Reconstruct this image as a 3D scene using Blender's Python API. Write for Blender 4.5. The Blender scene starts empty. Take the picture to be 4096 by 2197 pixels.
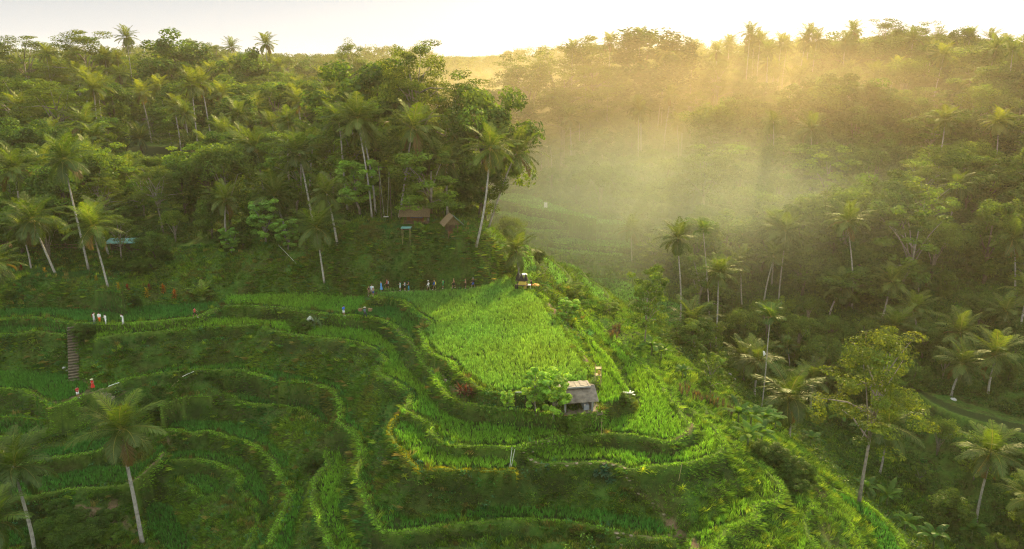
import bpy, bmesh, math, random, os
import numpy as np
from mathutils import Vector, Matrix
R = math.radians
rng = np.random.default_rng(7)
random.seed(7)
SC = bpy.context.scene
COL = SC.collection
# ------------------------------------------------------------------ camera
HC = 36.0; PITCH = 16.1; FPX = 2925.0
cam = bpy.data.cameras.new('camera'); camo = bpy.data.objects.new('camera', cam); COL.objects.link(camo)
cam.sensor_width = 36.0; cam.lens = 36.0 * FPX / 4096.0
cam.clip_start = 0.5; cam.clip_end = 9000
camo.location = (0, 0, HC); camo.rotation_euler = (R(90 - PITCH), 0, 0)
SC.camera = camo
# ------------------------------------------------------------------ world and sun
SUN_AZ, SUN_EL = 21.0, 25.5            # degrees clockwise from +Y, degrees above the horizon
w = bpy.data.worlds.new('World'); SC.world = w; w.use_nodes = True
nt = w.node_tree; nt.nodes.clear()
def wn(t, **k):
    n = nt.nodes.new(t)
    for a, b in k.items(): setattr(n, a, b)
    return n
sky = wn('ShaderNodeTexSky', sky_type='NISHITA', sun_disc=False, sun_elevation=R(SUN_EL), sun_rotation=R(SUN_AZ), dust_density=4.0, air_density=1.0)
hs = wn('ShaderNodeHueSaturation'); hs.inputs['Saturation'].default_value = 0.35; hs.inputs['Value'].default_value = 0.07
geo = wn('ShaderNodeTexCoord'); sep = wn('ShaderNodeSeparateXYZ')
ramp = wn('ShaderNodeValToRGB')
cr = ramp.color_ramp; cr.elements[0].position = 0.0; cr.elements[0].color = (.66, .64, .60, 1)
cr.elements[1].position = 1.0; cr.elements[1].color = (.78, .86, .84, 1)
for p_, c_ in ((.035, (.46, .46, .455, 1)), (.095, (.29, .30, .31, 1)), (.14, (.45, .45, .45, 1)), (.3, (.74, .76, .74, 1))):
    e = cr.elements.new(p_); e.color = c_
add = wn('ShaderNodeMixRGB', blend_type='MIX'); add.inputs[0].default_value = 0.82
bg = wn('ShaderNodeBackground'); bg.inputs['Strength'].default_value = 1.0
wo = wn('ShaderNodeOutputWorld')
L = nt.links.new
L(sky.outputs[0], hs.inputs['Color']); L(geo.outputs['Generated'], sep.inputs[0]); L(sep.outputs['Z'], ramp.inputs[0])
L(hs.outputs[0], add.inputs[1]); L(ramp.outputs[0], add.inputs[2]); L(add.outputs[0], bg.inputs['Color']); L(bg.outputs[0], wo.inputs[0])
sl = bpy.data.lights.new('sun', 'SUN'); sl.energy = 5.0; sl.angle = R(2.0); sl.color = (1.0, .73, .36)
so = bpy.data.objects.new('sun', sl); COL.objects.link(so)
sd = Vector((math.sin(R(SUN_AZ)) * math.cos(R(SUN_EL)), math.cos(R(SUN_AZ)) * math.cos(R(SUN_EL)), math.sin(R(SUN_EL))))
so.rotation_euler = sd.to_track_quat('Z', 'Y').to_euler(); so.location = sd * 300
SC.view_settings.view_transform = 'Standard'; SC.view_settings.look = 'None'
SC.view_settings.exposure = 1.1; SC.view_settings.gamma = 1.0
cy = SC.cycles
cy.use_denoising = True; cy.max_bounces = 6; cy.diffuse_bounces = 3; cy.glossy_bounces = 2; cy.transmission_bounces = 3
cy.volume_bounces = 1; cy.transparent_max_bounces = 8; cy.use_adaptive_sampling = True; cy.adaptive_threshold = 0.02
cy.sample_clamp_indirect = 4.0; cy.filter_width = 1.15
try: cy.denoiser = 'OPENIMAGEDENOISE'
except Exception: pass
try: cy.denoising_prefilter = 'NONE'
except Exception: pass

# ------------------------------------------------------------------ pixel -> world (photo pixels 4096 x 2197)
ST, CT = math.sin(R(PITCH)), math.cos(R(PITCH))
def ray(sx, sy):
    dx = (sx - 2048) / FPX; dy = (sy - 1098.5) / FPX
    return dx, CT - dy * ST, -(ST + dy * CT)
def unp(s, z):
    a, b, c = ray(*s); t = (HC - z) / -c
    return (a * t, b * t)
def proj(x, y, z):
    d = y * CT - (z - HC) * ST
    v = -(y * ST + (z - HC) * CT)
    return 2048 + x / d * FPX, 1098.5 + v / d * FPX
K = 2576 / 1400.0
def mk(x0, y0, k=K): return lambda *p: [(x0 + u / k, y0 + v / k) for u, v in p]
ZA = mk(0, 700); ZB = mk(1350, 700); ZC = mk(2696, 700); ZD = mk(0, 1447); ZE = mk(1350, 1447); ZF = mk(2696, 1447)
Z7 = mk(1300, 1100, 4.293); ZP = mk(0, 0, 2576 / 4096.0)

# ------------------------------------------------------------------ noise
def vnoise(x, y, s, seed=0):
    """smooth value noise, 0..1"""
    x = np.asarray(x) / s + 1000.5; y = np.asarray(y) / s + 1000.5
    xi = np.floor(x).astype(np.int64); yi = np.floor(y).astype(np.int64); fx = x - xi; fy = y - yi
    fx = fx * fx * (3 - 2 * fx); fy = fy * fy * (3 - 2 * fy)
    def h(a, b):
        n = (a * 374761393 + b * 668265263 + seed * 974634777) & 0x7fffffff
        n = ((n ^ (n >> 13)) * 1274126177) & 0x7fffffff
        return ((n ^ (n >> 16)) & 0xffff) / 65535.0
    return (h(xi, yi) * (1 - fx) + h(xi + 1, yi) * fx) * (1 - fy) + (h(xi, yi + 1) * (1 - fx) + h(xi + 1, yi + 1) * fx) * fy
def fbm(x, y, s, seed=0, o=3):
    v = 0; a = 1; t = 0
    for i in range(o):
        v = v + a * vnoise(x, y, s / 2 ** i, seed + i * 17); t += a; a *= .5
    return v / t
def smooth_line(p, step=0.6):
    p = np.array(p, float); n = len(p)
    if n < 3: return p
    q = np.vstack([2 * p[0] - p[1], p, 2 * p[-1] - p[-2]]); out = []
    for i in range(n - 1):
        a, b, c, d = q[i:i + 4]; m = max(2, min(12, int(np.linalg.norm(c - b) / step)))
        t = (np.arange(m) / m)[:, None]
        out.append(.5 * (2 * b + (c - a) * t + (2 * a - 5 * b + 4 * c - d) * t ** 2 + (-a + 3 * b - 3 * c + d) * t ** 3))
    return np.vstack(out + [p[-1:]])
def inpoly(px, py, poly):
    c = np.zeros(px.shape, bool); n = len(poly); j = n - 1
    for i in range(n):
        xi, yi = poly[i]; xj, yj = poly[j]
        if yi != yj:
            c ^= ((yi > py) != (yj > py)) & (px < (xj - xi) * (py - yi) / (yj - yi) + xi)
        j = i
    return c
def linedist(px, py, line):
    d = np.full(px.shape, 1e9)
    for i in range(len(line) - 1):
        ax, ay = line[i]; bx, by = line[i + 1]; vx, vy = bx - ax, by - ay; l = vx * vx + vy * vy + 1e-9
        t = np.clip(((px - ax) * vx + (py - ay) * vy) / l, 0, 1)
        d = np.minimum(d, (px - ax - t * vx) ** 2 + (py - ay - t * vy) ** 2)
    return np.sqrt(d)

# ------------------------------------------------------------------ terraces: front edge (drops away), back edge (foot of the bank above)
T = []   # name, z, front, back, has rice, bund, colour number
def ter(name, z, front, back, rice=True, bund=.28, ditch=.9, col=0, soft=1): T.append(dict(name=name, z=z, f=front, b=back, rice=rice, bund=bund, ditch=ditch, col=col))
ter('L7', -17, ZD((-300,1440),(0,1420),(150,1400),(320,1350)), ZD((-300,1280),(0,1260),(200,1240),(350,1200)), col=1)
ter('L9', -18.4, ZD((1000,1110),(1010,1250),(1060,1330),(1160,1420),(1250,1500)), ZD((1010,1075),(1100,1045),(1210,1045),(1290,1100),(1350,1200),(1400,1300),(1450,1500)), col=1, bund=.1)
ter('L8R', -16.9, ZD((1300,880),(1380,950),(1460,1010),(1545,1040),(1620,970)), ZD((1310,850),(1450,838),(1600,880),(1640,930)), col=1)
ter('L7R', -15.4, ZD((1230,745),(1340,740),(1450,745),(1620,785),(1740,850),(1730,940),(1800,1030),(1870,1110),(1870,1200),(1830,1290),(1740,1450)), ZD((1250,680),(1400,670),(1600,680),(1750,710),(1870,790),(1930,900),(1970,1050),(1970,1200),(1930,1300),(1880,1450)), col=1)
ter('L6', -13.9, ZD((-300,1060),(0,1045),(200,1020),(400,975),(600,950),(800,940),(950,905),(1050,850),(1150,760),(1230,680)), ZD((-300,990),(0,960),(150,900),(400,850),(700,790),(900,770),(1050,740),(1100,690),(1180,600)), col=1)
ter('L6R', -13.4, ZD((1150,520),(1270,518),(1400,550),(1520,530),(1650,568),(1800,605),(1900,665),(1980,755),(2040,850),(2110,955)), ZD((1150,460),(1260,448),(1450,440),(1700,460),(1900,520),(2000,590),(2080,660),(2150,745),(2100,790),(2130,900)), col=1)
ter('S1', -13.2, ZD((2090,940),(2110,1000),(2050,1150),(1990,1250),(1920,1450)), ZD((2230,915),(2235,1000),(2210,1100),(2195,1250),(2160,1450)), col=2)
ter('L5', -12.0, ZD((-300,770),(0,765),(150,755),(300,740),(450,725),(650,695),(760,665),(880,640)), ZD((-300,710),(0,700),(200,675),(400,640),(600,600),(760,570),(880,555)), col=1)
ter('L4', -10.8, ZD((-300,590),(0,575),(150,565),(300,540),(500,500),(650,455),(760,400)), ZD((-300,440),(0,440),(180,445),(350,425),(500,395),(700,340)), col=1)
ter('X1', -9.3, ZD((-300,415),(0,412),(150,415),(300,432),(420,435),(520,412),(640,370)), ZD((-300,385),(0,384),(150,388),(300,408),(420,410),(520,385),(620,350)), rice=False, bund=.15, ditch=.5)
ter('X2', -9.8, ZD((1170,335),(1240,300),(1330,272),(1450,255),(1560,262)), ZD((1190,300),(1260,268),(1340,245),(1450,228),(1560,238)), rice=False, bund=.15, ditch=.5)
ter('X5', -8.7, ZE((2080,1330),(2200,1352),(2350,1372),(2500,1400),(2650,1440)), ZE((2090,1305),(2200,1325),(2350,1345),(2500,1370),(2650,1400)), bund=.2, ditch=.4, col=4)
ter('X6', -12.4, ZD((-300,655),(0,650),(200,640),(350,620),(500,585),(640,548),(760,515)), ZD((-300,622),(0,618),(200,610),(350,590),(500,556),(640,520),(750,490)), rice=False, bund=.15, ditch=.5) if False else None
ter('L4R', -10.9, ZD((1640,250),(1740,300),(1830,335),(1950,330),(2100,345),(2230,390),(2320,450),(2370,510),(2385,560)), ZD((1660,225),(1780,250),(1900,280),(2000,298),(2200,310),(2330,340),(2400,420),(2430,510)), col=1)
ter('S2', -10.8, ZD((2385,655),(2380,760),(2300,880),(2275,1000),(2305,1150),(2370,1280),(2440,1450)), ZD((2490,680),(2540,800),(2512,950),(2500,1050),(2540,1200),(2614,1300),(2690,1450)), col=3)
ter('T9F', -14.6, ZF((1180,930),(1330,1000),(1480,1090),(1600,1200),(1680,1320),(1740,1450)), ZF((1080,950),(1180,1010),(1280,1080),(1380,1170),(1450,1280),(1500,1450)), col=1, bund=.1)
ter('T8F', -12.4, ZF((1040,1020),(1180,1080),(1270,1150),(1330,1240),(1370,1320),(1400,1450)), ZF((1030,1060),(1150,1130),(1230,1200),(1270,1300),(1290,1450)), col=3, bund=.1)
ter('T7F', -9.9, ZF((930,960),(1010,1030),(1020,1080),(975,1150),(985,1250),(1030,1350),(1050,1450)), ZF((830,970),(870,1080),(885,1180),(890,1300),(860,1450)), col=3, bund=.1)
# the long contour at -7.6 from the left field round to the foot of the spur
ter('T6', -7.6, ZD((-300,215),(0,218),(150,230),(250,275),(330,325),(400,350),(500,320),(600,270),(700,238),(780,212),(850,185),(900,155),(1100,108),(1400,82),(1700,75),(1850,97),(1950,130),(2060,158),(2200,163),(2330,183),(2430,233),(2485,310),(2480,400),(2470,470))
   + ZE((50,505),(120,575),(150,645),(150,720),(130,800),(130,880),(160,960),(200,1060),(245,1170),(290,1245),(380,1290),(490,1287),(650,1258),(900,1218),(1200,1192),(1400,1188),(1700,1208),(1880,1232),(2000,1265),(2200,1300),(2400,1320),(2500,1340)),
   ZD((-300,70),(0,75),(250,75),(480,105),(540,118),(620,140),(700,172),(800,172),(880,140),(1000,100),(1100,80),(1300,48),(1550,33),(1750,18),(1850,45),(1960,68),(2150,98),(2330,135),(2430,150),(2500,190),(2550,240))
   + ZE((80,290),(92,360),(110,440),(190,510),(245,560),(255,640),(232,720),(232,800),(252,870),(265,940),(295,1020),(335,1085),(400,1130),(480,1152),(620,1160),(800,1132),(1000,1098),(1200,1082),(1500,1082),(1900,1098),(2100,1138),(2250,1170),(2350,1182),(2440,1262),(2500,1300)), col=4)
ter('T6F', -7.6, ZF((300,1450),(370,1300),(450,1250),(580,1205),(620,1150),(630,1090),(700,1060),(775,1050),(800,960),(790,905),(720,830),(650,765),(620,735)), ZF((120,1450),(108,1300),(200,1220),(330,1140),(400,1070),(480,1030),(570,1020),(630,990),(652,930),(600,860),(570,780),(590,720)), col=3, ditch=1.3)
ter('T4', -4.0, ZE((430,392),(378,450),(350,520),(362,570),(420,612),(470,665),(505,735),(560,795),(600,838),(700,818),(900,818),(1050,832),(1200,836),(1320,815)), ZE((440,405),(500,450),(590,500),(645,560),(665,610),(760,670),(900,702),(1100,720),(1320,735)), col=3)
ter('T4R', -4.1, ZE((1350,700),(1420,742),(1500,778),(1600,778),(1800,768),(2000,768),(2090,792),(2130,812),(2300,802),(2450,795)) + ZF((60,785),(130,772),(220,740),(330,705),(375,670),(385,630),(365,560),(330,500),(270,450),(200,400),(120,330)),
   ZE((1350,672),(1450,660),(1520,638),(1600,620),(1800,620),(1950,640),(2100,665),(2300,692),(2450,692)) + ZF((50,670),(120,650),(190,610),(205,560),(185,505),(150,430),(110,370)), col=3, ditch=1.0)
ter('T3', -3.0, ZA((705,1225),(760,1208),(900,1188),(1150,1166),(1400,1146),(1700,1126),(1900,1116),(1960,1140),(2050,1168),(2200,1198),(2400,1218))
   + ZB((0,1228),(100,1236),(180,1262),(260,1300),(330,1372)) + ZE((268,62),(300,120),(400,160),(480,212),(522,262),(500,320),(450,372),(520,402),(600,440),(682,490),(667,530),(722,580),(790,625),(1000,645),(1200,655),(1300,668),(1390,640),(1500,605),(1660,567),(1750,552),(1900,556),(2050,552),(2200,570),(2300,592),(2400,622),(2480,606))
   + ZF((60,580),(112,540),(152,500),(142,460),(100,430),(40,340),(0,290)) + ZE((2420,220),(2350,120),(2260,30)) + ZB((2150,1310),(2050,1220),(1960,1130),(1890,1060),(1800,980),(1720,910)),
   ZA((705,1150),(900,1125),(1200,1100),(1500,1080),(1700,1060),(1850,1063),(1950,1080),(2150,1085),(2300,1108),(2576,1125)) + ZB((120,1128),(200,1142),(300,1182),(370,1232),(430,1300),(455,1370))
   + ZE((490,40),(560,110),(620,170),(680,260),(740,340),(850,420),(950,450),(1100,468),(1400,475),(1620,480),(1760,470),(1850,455),(1950,440),(2100,420),(2200,380),(2210,320),(2195,250),(2140,180),(2110,100),(2080,0)) + ZB((2000,1290),(1900,1200),(1830,1120),(1780,1050),(1690,950)), col=3)
ter('L2L', -3.0, ZA((-300,1200),(-40,1195),(100,1182),(250,1167),(400,1186),(480,1192)), ZA((-300,1120),(-40,1115),(150,1102),(350,1112),(500,1140)), col=1)
ter('Rb', -6.0, ZB((1780,690),(1860,770),(1960,840),(2010,930),(1970,990),(1890,960)), ZB((1660,640),(1760,730),(1800,800),(1850,880),(1830,930)), rice=True, col=5, bund=.3)
ter('Ra', -3.2, ZB((1540,590),(1620,660),(1700,730),(1720,790),(1650,860)), ZB((1500,610),(1540,700),(1570,780),(1580,860)), col=5, bund=.3)
ter('T0b', -.6, ZB((1420,520),(1470,620),(1490,720),(1460,790),(1480,850)), ZB((1320,530),(1300,620),(1310,700),(1350,750),(1390,830)), col=5, bund=.2)
ter('L1', -1.9, ZA((-300,1085),(-40,1080),(100,1072),(200,1068),(350,1082),(500,1105),(620,1112),(900,1112),(1100,1098),(1400,1068),(1500,1042),(1590,1005)), ZA((-300,1000),(-40,1000),(300,992),(700,1005),(900,998),(1100,970),(1400,955),(1590,945)), col=1, ditch=1.7)
ter('T2', -1.2, ZA((1640,978),(1800,978),(2000,988),(2150,1002),(2250,1022),(2400,1034),(2530,1052)) + ZB((100,1052),(230,1062),(330,1088),(400,1132),(450,1182),(520,1242),(560,1300),(600,1370))
   + ZE((640,50),(700,132),(750,220),(850,290),(960,330),(1060,345),(1200,366),(1350,377),(1480,388),(1600,405),(1720,425),(1850,404),(1940,384),(1960,345),(2100,290),(2180,250),(2130,190),(2070,120),(2050,50)) + ZB((1960,1310),(1870,1220),(1800,1140),(1750,1080)),
   ZA((1650,900),(1800,886),(2000,882),(2300,890),(2576,905)) + ZB((190,900)) + [(1510,1237),(1545,1227),(1598,1229),(1605,1244),(1631,1268),(1663,1291),(1682,1306),(1666,1331),(1657,1352),(1666,1395),(1698,1434)]
   + ZE((720,10),(780,90),(850,170),(950,240),(1050,285),(1200,315),(1400,330),(1600,330),(1700,290),(1890,255),(1915,170),(1935,100),(1885,20)) + ZB((1850,1340),(1800,1250),(1742,1150),(1712,1080)), rice=False, ditch=1.2)
ter('M', 0.0, [(1486,1190),(1545,1201),(1591,1207),(1621,1220),(1635,1237),(1649,1254),(1677,1273),(1704,1287),(1696,1303),(1676,1316),(1671,1333),(1677,1355),(1684,1385),(1719,1420),(1783,1455),(1823,1490),(1872,1534),(1921,1564),(1975,1580),(2029,1586),(2111,1576),(2200,1568),(2274,1560),(2355,1548),(2383,1523),(2384,1496),(2366,1469),(2345,1440),(2312,1379),(2285,1325),(2243,1282),(2205,1243),(2190,1205),(2154,1173),(2111,1162),(2078,1151),(2067,1124),(2051,1105),(2012,1097)],
   [(1488,1165),(1622,1160),(1785,1159),(1893,1148),(1964,1135),(1997,1113)], col=0, ditch=1.1)
# terraces on the far side of the valley
def band(name, z, fr, bk, col=5): ter(name, z, ZB(*fr), ZB(*bk), col=col, bund=.35, ditch=.8)
band('F5', -13.2, [(1560,572),(1700,582),(1900,602),(2100,607)], [(1540,545),(1700,548),(1900,562),(2100,572)])
band('F4', -11.8, [(1240,458),(1400,472),(1540,482),(1600,512),(1800,522),(2000,542),(2150,547)], [(1240,440),(1400,452),(1560,455),(1800,470),(2000,480),(2150,490)])
band('F3', -10.0, [(1180,397),(1320,415),(1480,434),(1700,420),(1850,425),(2000,437),(2110,434)], [(1180,370),(1400,395),(1700,400),(1850,400),(2000,410),(2110,412)])
band('F2', -8.0, [(1150,303),(1400,347),(1700,362),(2000,377),(2120,382)], [(1150,270),(1400,290),(1700,320),(2000,335),(2120,345)])
band('F1', -5.6, [(1150,184),(1300,217),(1400,247),(1530,267),(1700,302),(1900,332)], [(1150,140),(1400,150),(1530,200),(1700,260),(1900,310)])
band('MR1', -14, [(1880,800),(1960,860),(2040,930),(2130,965),(2200,930)], [(1890,765),(2000,770),(2120,795),(2220,840),(2260,890)], 6)
band('MR2', -15, [(2175,985),(2180,1050),(2190,1145),(2350,1133),(2576,1128),(2660,1110)], [(2200,960),(2260,935),(2420,930),(2576,985),(2640,1040)], 6)
band('FR', -19, [(3380,600+0),(3385,601)], [(3386,602),(3387,603)], 6) if False else None
ter('GF', -19.5, ZF((1780,230),(1900,320),(2050,390),(2250,450),(2576,540),(2900,600)), ZF((1800,190),(1900,250),(2050,320),(2250,380),(2576,460),(2900,500)), col=6, bund=.2)
ter('PL', 8.8, ZB((120,405),(400,398),(700,420),(850,445),(920,452),(975,410),(1010,365)), ZB((100,340),(400,325),(800,325),(1000,338)), rice=False, bund=0)
ter('BK', 1.8, ZA((-300,735),(0,745),(300,765),(500,800),(760,850),(900,870)), ZA((-300,660),(0,660),(300,680),(600,700),(800,720),(900,760)), rice=False, bund=0)
ter('HF', 12.0, ZA((900,-120),(1050,-110),(1250,-118)), ZA((850,-210),(1050,-215),(1300,-200)), rice=True, bund=0, col=7)

for t in T:
    t['f'] = smooth_line([unp(p, t['z']) for p in t['f']]); t['b'] = smooth_line([unp(p, t['z']) for p in t['b']])
    t['poly'] = np.vstack([t['f'], t['b'][::-1]])

# ------------------------------------------------------------------ hill base: thin plate through control points
cp = [(-150,20,-14),(-90,60,-14),(-60,60,-17),(-40,60,-19),(-20,50,-17),(0,40,-14),(25,45,-16),(45,60,-18),(60,40,-32),(60,70,-30),(80,60,-29),(58,92,-28),(55,115,-25),(50,135,-22),(44,160,-18),(36,185,-14.5),
  (34,80,-10),(26,100,-8),(24,120,-8),(30,140,-15),(24,160,-15),(6,146,-4),(12,165,-12),(20,176,-14),(2,172,-9),(4,200,-10),(0,225,-7),
  (-110,118,2),(-80,125,3),(-60,130,4),(-50,124,4.5),(-38,126,6.5),(-30,128,8),(-100,150,6),(-70,160,8),(-40,150,9.5),(-17,150,9.5),(-6,134,8.5),(-9,146,7),(-3,150,-2),(-80,190,10),(-40,190,11),(-18,185,7),(-10,185,-3),(-110,240,12),(-50,240,12),(-28,230,9),(-12,240,-2),
  (12,230,-6),(10,260,-5),(14,300,-3),(20,360,2),(0,400,4),
  (72,92,-25),(90,110,-22),(110,90,-22),(70,130,-20),(100,140,-14),(80,165,-11),(120,170,-2),(60,190,-9),(90,215,5),(140,200,10),(60,235,4),(45,225,-4),(140,260,23),(90,270,19),(50,290,12),(40,330,14),(100,330,27),(200,250,26),(200,350,30),(180,120,-4),(180,60,-15),
  (-200,150,8),(-200,260,15),(-100,330,17),(-30,330,8),(-60,420,18),(30,450,15),(120,450,27),(-250,450,22),(280,450,30),(0,700,30),(-400,700,32),(400,700,34),(-400,0,0),(400,0,5),(-200,-100,-6),(200,-100,-10),(0,-60,-14),(0,1300,36),(-900,600,25),(900,600,28)]
cp = np.array(cp, float)
def U(r2): return np.where(r2 > 0, r2 * np.log(r2 + 1e-9), 0)
n = len(cp); S_ = 100.0; P_ = cp[:, :2] / S_
Km = U(((P_[:, None] - P_[None]) ** 2).sum(2)) + np.eye(n) * .002
A_ = np.zeros((n + 3, n + 3)); A_[:n, :n] = Km; A_[:n, n] = 1; A_[:n, n + 1:] = P_; A_[n, :n] = 1; A_[n + 1:, :n] = P_.T
W_ = np.linalg.solve(A_, np.r_[cp[:, 2], 0, 0, 0])
def base(x, y):
    sh = np.shape(x); x = np.clip(np.ravel(x), -900, 900) / S_; y = np.clip(np.ravel(y), -150, 1300) / S_
    out = W_[n] + W_[n + 1] * x + W_[n + 2] * y
    for i in range(n): out = out + W_[i] * U((x - P_[i, 0]) ** 2 + (y - P_[i, 1]) ** 2)
    return np.clip(out, -33, 38).reshape(sh)

def axis(segs):
    v = []
    for a, b, s in segs: v.append(np.arange(a, b - 1e-6, s))
    return np.concatenate(v)
def grow(a, s, g, e):
    v = [a]
    while abs(v[-1] - a) < e: v.append(v[-1] + s); s *= g
    return v[1:]
gx = np.concatenate([np.array(grow(-112, -.9, 1.13, 3000))[::-1], axis([(-112, -84, .5), (-84, 60, .25), (60, 112, .5)]), [112], grow(112, .9, 1.13, 3000)])
gy = np.concatenate([np.array(grow(54, -.5, 1.15, 300))[::-1], axis([(54, 126, .25), (126, 240, .45)]), [240], grow(240, .9, 1.08, 4500)])
X, Y = np.meshgrid(gx, gy)
Bz = base(X, Y)
Bz += (fbm(X, Y, 26, 3) - .5) * 2.4 * (Y > 60)
far = np.clip((Y - 420) / 500, 0, 1)
Bz += far * (fbm(X, Y, 500, 9) - .4) * 40
Cz = np.zeros_like(X); fix = np.zeros(X.shape, bool)
a_rice = np.zeros_like(X); a_bund = np.zeros_like(X); a_col = np.zeros_like(X, int); a_bk = np.full(X.shape, 9.0)
lev = np.full(X.shape, -99.0)
for t in sorted(T, key=lambda t: t['z']):
    po = t['poly']; x0, y0 = po.min(0) - 1; x1, y1 = po.max(0) + 1
    j0, j1 = np.searchsorted(gx, (x0, x1)); i0, i1 = np.searchsorted(gy, (y0, y1)); s = np.s_[i0:i1, j0:j1]
    px, py = X[s], Y[s]
    wx = px + (fbm(px, py, 2.2, 5, 2) - .5) * .7; wy = py + (fbm(px, py, 2.2, 6, 2) - .5) * .7
    m = inpoly(wx, wy, po); dF = linedist(wx, wy, t['f']); dB = linedist(wx, wy, t['b'])
    z = t['z'] + t['bund'] * np.exp(-((dF - .35) / .3) ** 2) - .16 * np.exp(-((dF - t['ditch'] + .15) / .2) ** 2) * (t['bund'] > 0)
    Cz[s] = np.where(m, z - Bz[s], Cz[s]); fix[s] |= m; lev[s] = np.where(m, t['z'], lev[s])
    rc = np.clip((dF - t['ditch']) / .25, 0, 1) * np.clip((dB - .1) / .2, 0, 1) if t['rice'] else 0 * dF
    a_rice[s] = np.where(m, rc, a_rice[s]); a_col[s] = np.where(m, t['col'], a_col[s])
    a_bund[s] = np.where(m, np.exp(-(np.maximum(0, dF - t['ditch'] + .35) / .2) ** 2) if t['bund'] > 0 else 0, a_bund[s]); a_bk[s] = np.where(m, dB, a_bk[s])
# diffuse the correction outwards (coarse to fine, screened)
def solve(c, f, lv):
    if min(c.shape) > 40 and lv > 0:
        h, w_ = c.shape; h2, w2 = h // 2 * 2, w_ // 2 * 2
        ff = f[:h2, :w2].reshape(h2 // 2, 2, w2 // 2, 2).astype(float); cc = c[:h2, :w2].reshape(ff.shape)
        cnt = ff.sum((1, 3)); c2 = np.where(cnt > 0, (cc * ff).sum((1, 3)) / np.maximum(cnt, 1), 0)
        g = solve(c2, cnt > 0, lv - 1)
        u = np.repeat(np.repeat(g, 2, 0), 2, 1); u = np.pad(u, ((0, h - h2), (0, w_ - w2)), mode='edge')
        c = np.where(f, c, u)
    sc = 0.25 * 2 ** (7 - lv) ; damp = 1 / (1 + (sc / 9.0) ** 2)
    for _ in range(40 if lv else 120):
        p = np.pad(c, 1, mode='edge'); c = np.where(f, c, damp * .25 * (p[:-2, 1:-1] + p[2:, 1:-1] + p[1:-1, :-2] + p[1:-1, 2:]))
    return c
Cz = solve(Cz, fix, 7)
Zt = Bz + Cz
wild = np.clip(1 - fix, 0, 1)
for _ in range(3):
    p = np.pad(wild, 1, mode='edge'); wild = np.minimum(wild, .2 * (p[:-2, 1:-1] + p[2:, 1:-1] + p[1:-1, :-2] + p[1:-1, 2:] + wild))
Zt += wild * ((fbm(X, Y, 3.2, 21) - .5) * .9 + (fbm(X, Y, .9, 22, 2) - .5) * .55) * np.clip((400 - Y) / 100, 0, 1)
# steep undercut just below every rim
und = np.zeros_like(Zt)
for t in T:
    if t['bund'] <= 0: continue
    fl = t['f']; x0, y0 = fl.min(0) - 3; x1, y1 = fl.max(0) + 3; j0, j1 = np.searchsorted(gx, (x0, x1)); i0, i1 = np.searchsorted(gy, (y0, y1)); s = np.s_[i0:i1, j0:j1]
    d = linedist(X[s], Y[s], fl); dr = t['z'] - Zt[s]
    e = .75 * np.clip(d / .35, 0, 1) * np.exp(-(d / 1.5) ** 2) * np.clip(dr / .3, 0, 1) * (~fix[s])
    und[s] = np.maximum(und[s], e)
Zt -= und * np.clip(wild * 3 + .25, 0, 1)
def height(x, y):
    x = np.asarray(x, float); y = np.asarray(y, float)
    j = np.clip(np.searchsorted(gx, x) - 1, 0, len(gx) - 2); i = np.clip(np.searchsorted(gy, y) - 1, 0, len(gy) - 2)
    fx = np.clip((x - gx[j]) / (gx[j + 1] - gx[j]), 0, 1); fy = np.clip((y - gy[i]) / (gy[i + 1] - gy[i]), 0, 1)
    return (Zt[i, j] * (1 - fx) + Zt[i, j + 1] * fx) * (1 - fy) + (Zt[i + 1, j] * (1 - fx) + Zt[i + 1, j + 1] * fx) * fy
def sample(arr, x, y):
    j = np.clip(np.searchsorted(gx, x) - 1, 0, len(gx) - 2); i = np.clip(np.searchsorted(gy, y) - 1, 0, len(gy) - 2)
    return arr[i, j]
def hit(sx, sy, dmax=900):
    a, b, c = ray(sx, sy); t = np.arange(40, dmax, .15)
    zz = HC + c * t; h = height(a * t, b * t); k = np.argmax(zz < h)
    if k == 0: k = len(t) - 1
    return Vector((a * t[k], b * t[k], float(h[k])))
def hp(px, py): return hit(px * 4096 / 2576, py * 4096 / 2576)   # from the 2576 wide view

# paths of bare soil, given in the picture where they lie, kept as world polylines
a_path = np.zeros_like(X)
def path(pts, wd, st=1.0):
    wp = smooth_line([tuple(hit(*p))[:2] for p in pts]); x0, y0 = wp.min(0) - 2; x1, y1 = wp.max(0) + 2
    j0, j1 = np.searchsorted(gx, (x0, x1)); i0, i1 = np.searchsorted(gy, (y0, y1)); s = np.s_[i0:i1, j0:j1]
    d = linedist(X[s], Y[s], wp) + (fbm(X[s], Y[s], .8, 31, 2) - .5) * .5
    a_path[s] = np.maximum(a_path[s], st * np.clip((wd - d) / .2 + .5, 0, 1)); return wp
path(ZD((640,280),(780,250),(900,225)), .5, .7)
path(ZD((250,245),(400,305),(560,262),(660,205),(640,160),(560,135)), .35, .75)
path(ZD((960,900),(1030,860),(1110,770),(1190,710),(1240,650),(1240,590)), .35)
path(ZD((600,1150),(700,1160),(760,1150)), 1.4); path(ZD((780,1110),(830,1060),(850,1020)), .5)
path(ZD((960,1180),(980,1230)), .9)
path(ZE((690,20),(760,100),(830,190),(900,270),(1100,325),(1300,345),(1450,360),(1600,370)), .3, .55)
path(ZE((1720,480),(1760,530),(1600,590),(1450,640),(1390,680),(1440,745),(1560,770),(1800,760),(2000,760),(2090,790),(2150,850),(2170,950),(2280,1020),(2370,1100),(2440,1200),(2500,1260),(2440,1290),(2200,1285),(2060,1275)), .22, .6)
path(ZE((2450,1200),(2520,1290),(2576,1330),(2640,1380)), .45)
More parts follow.
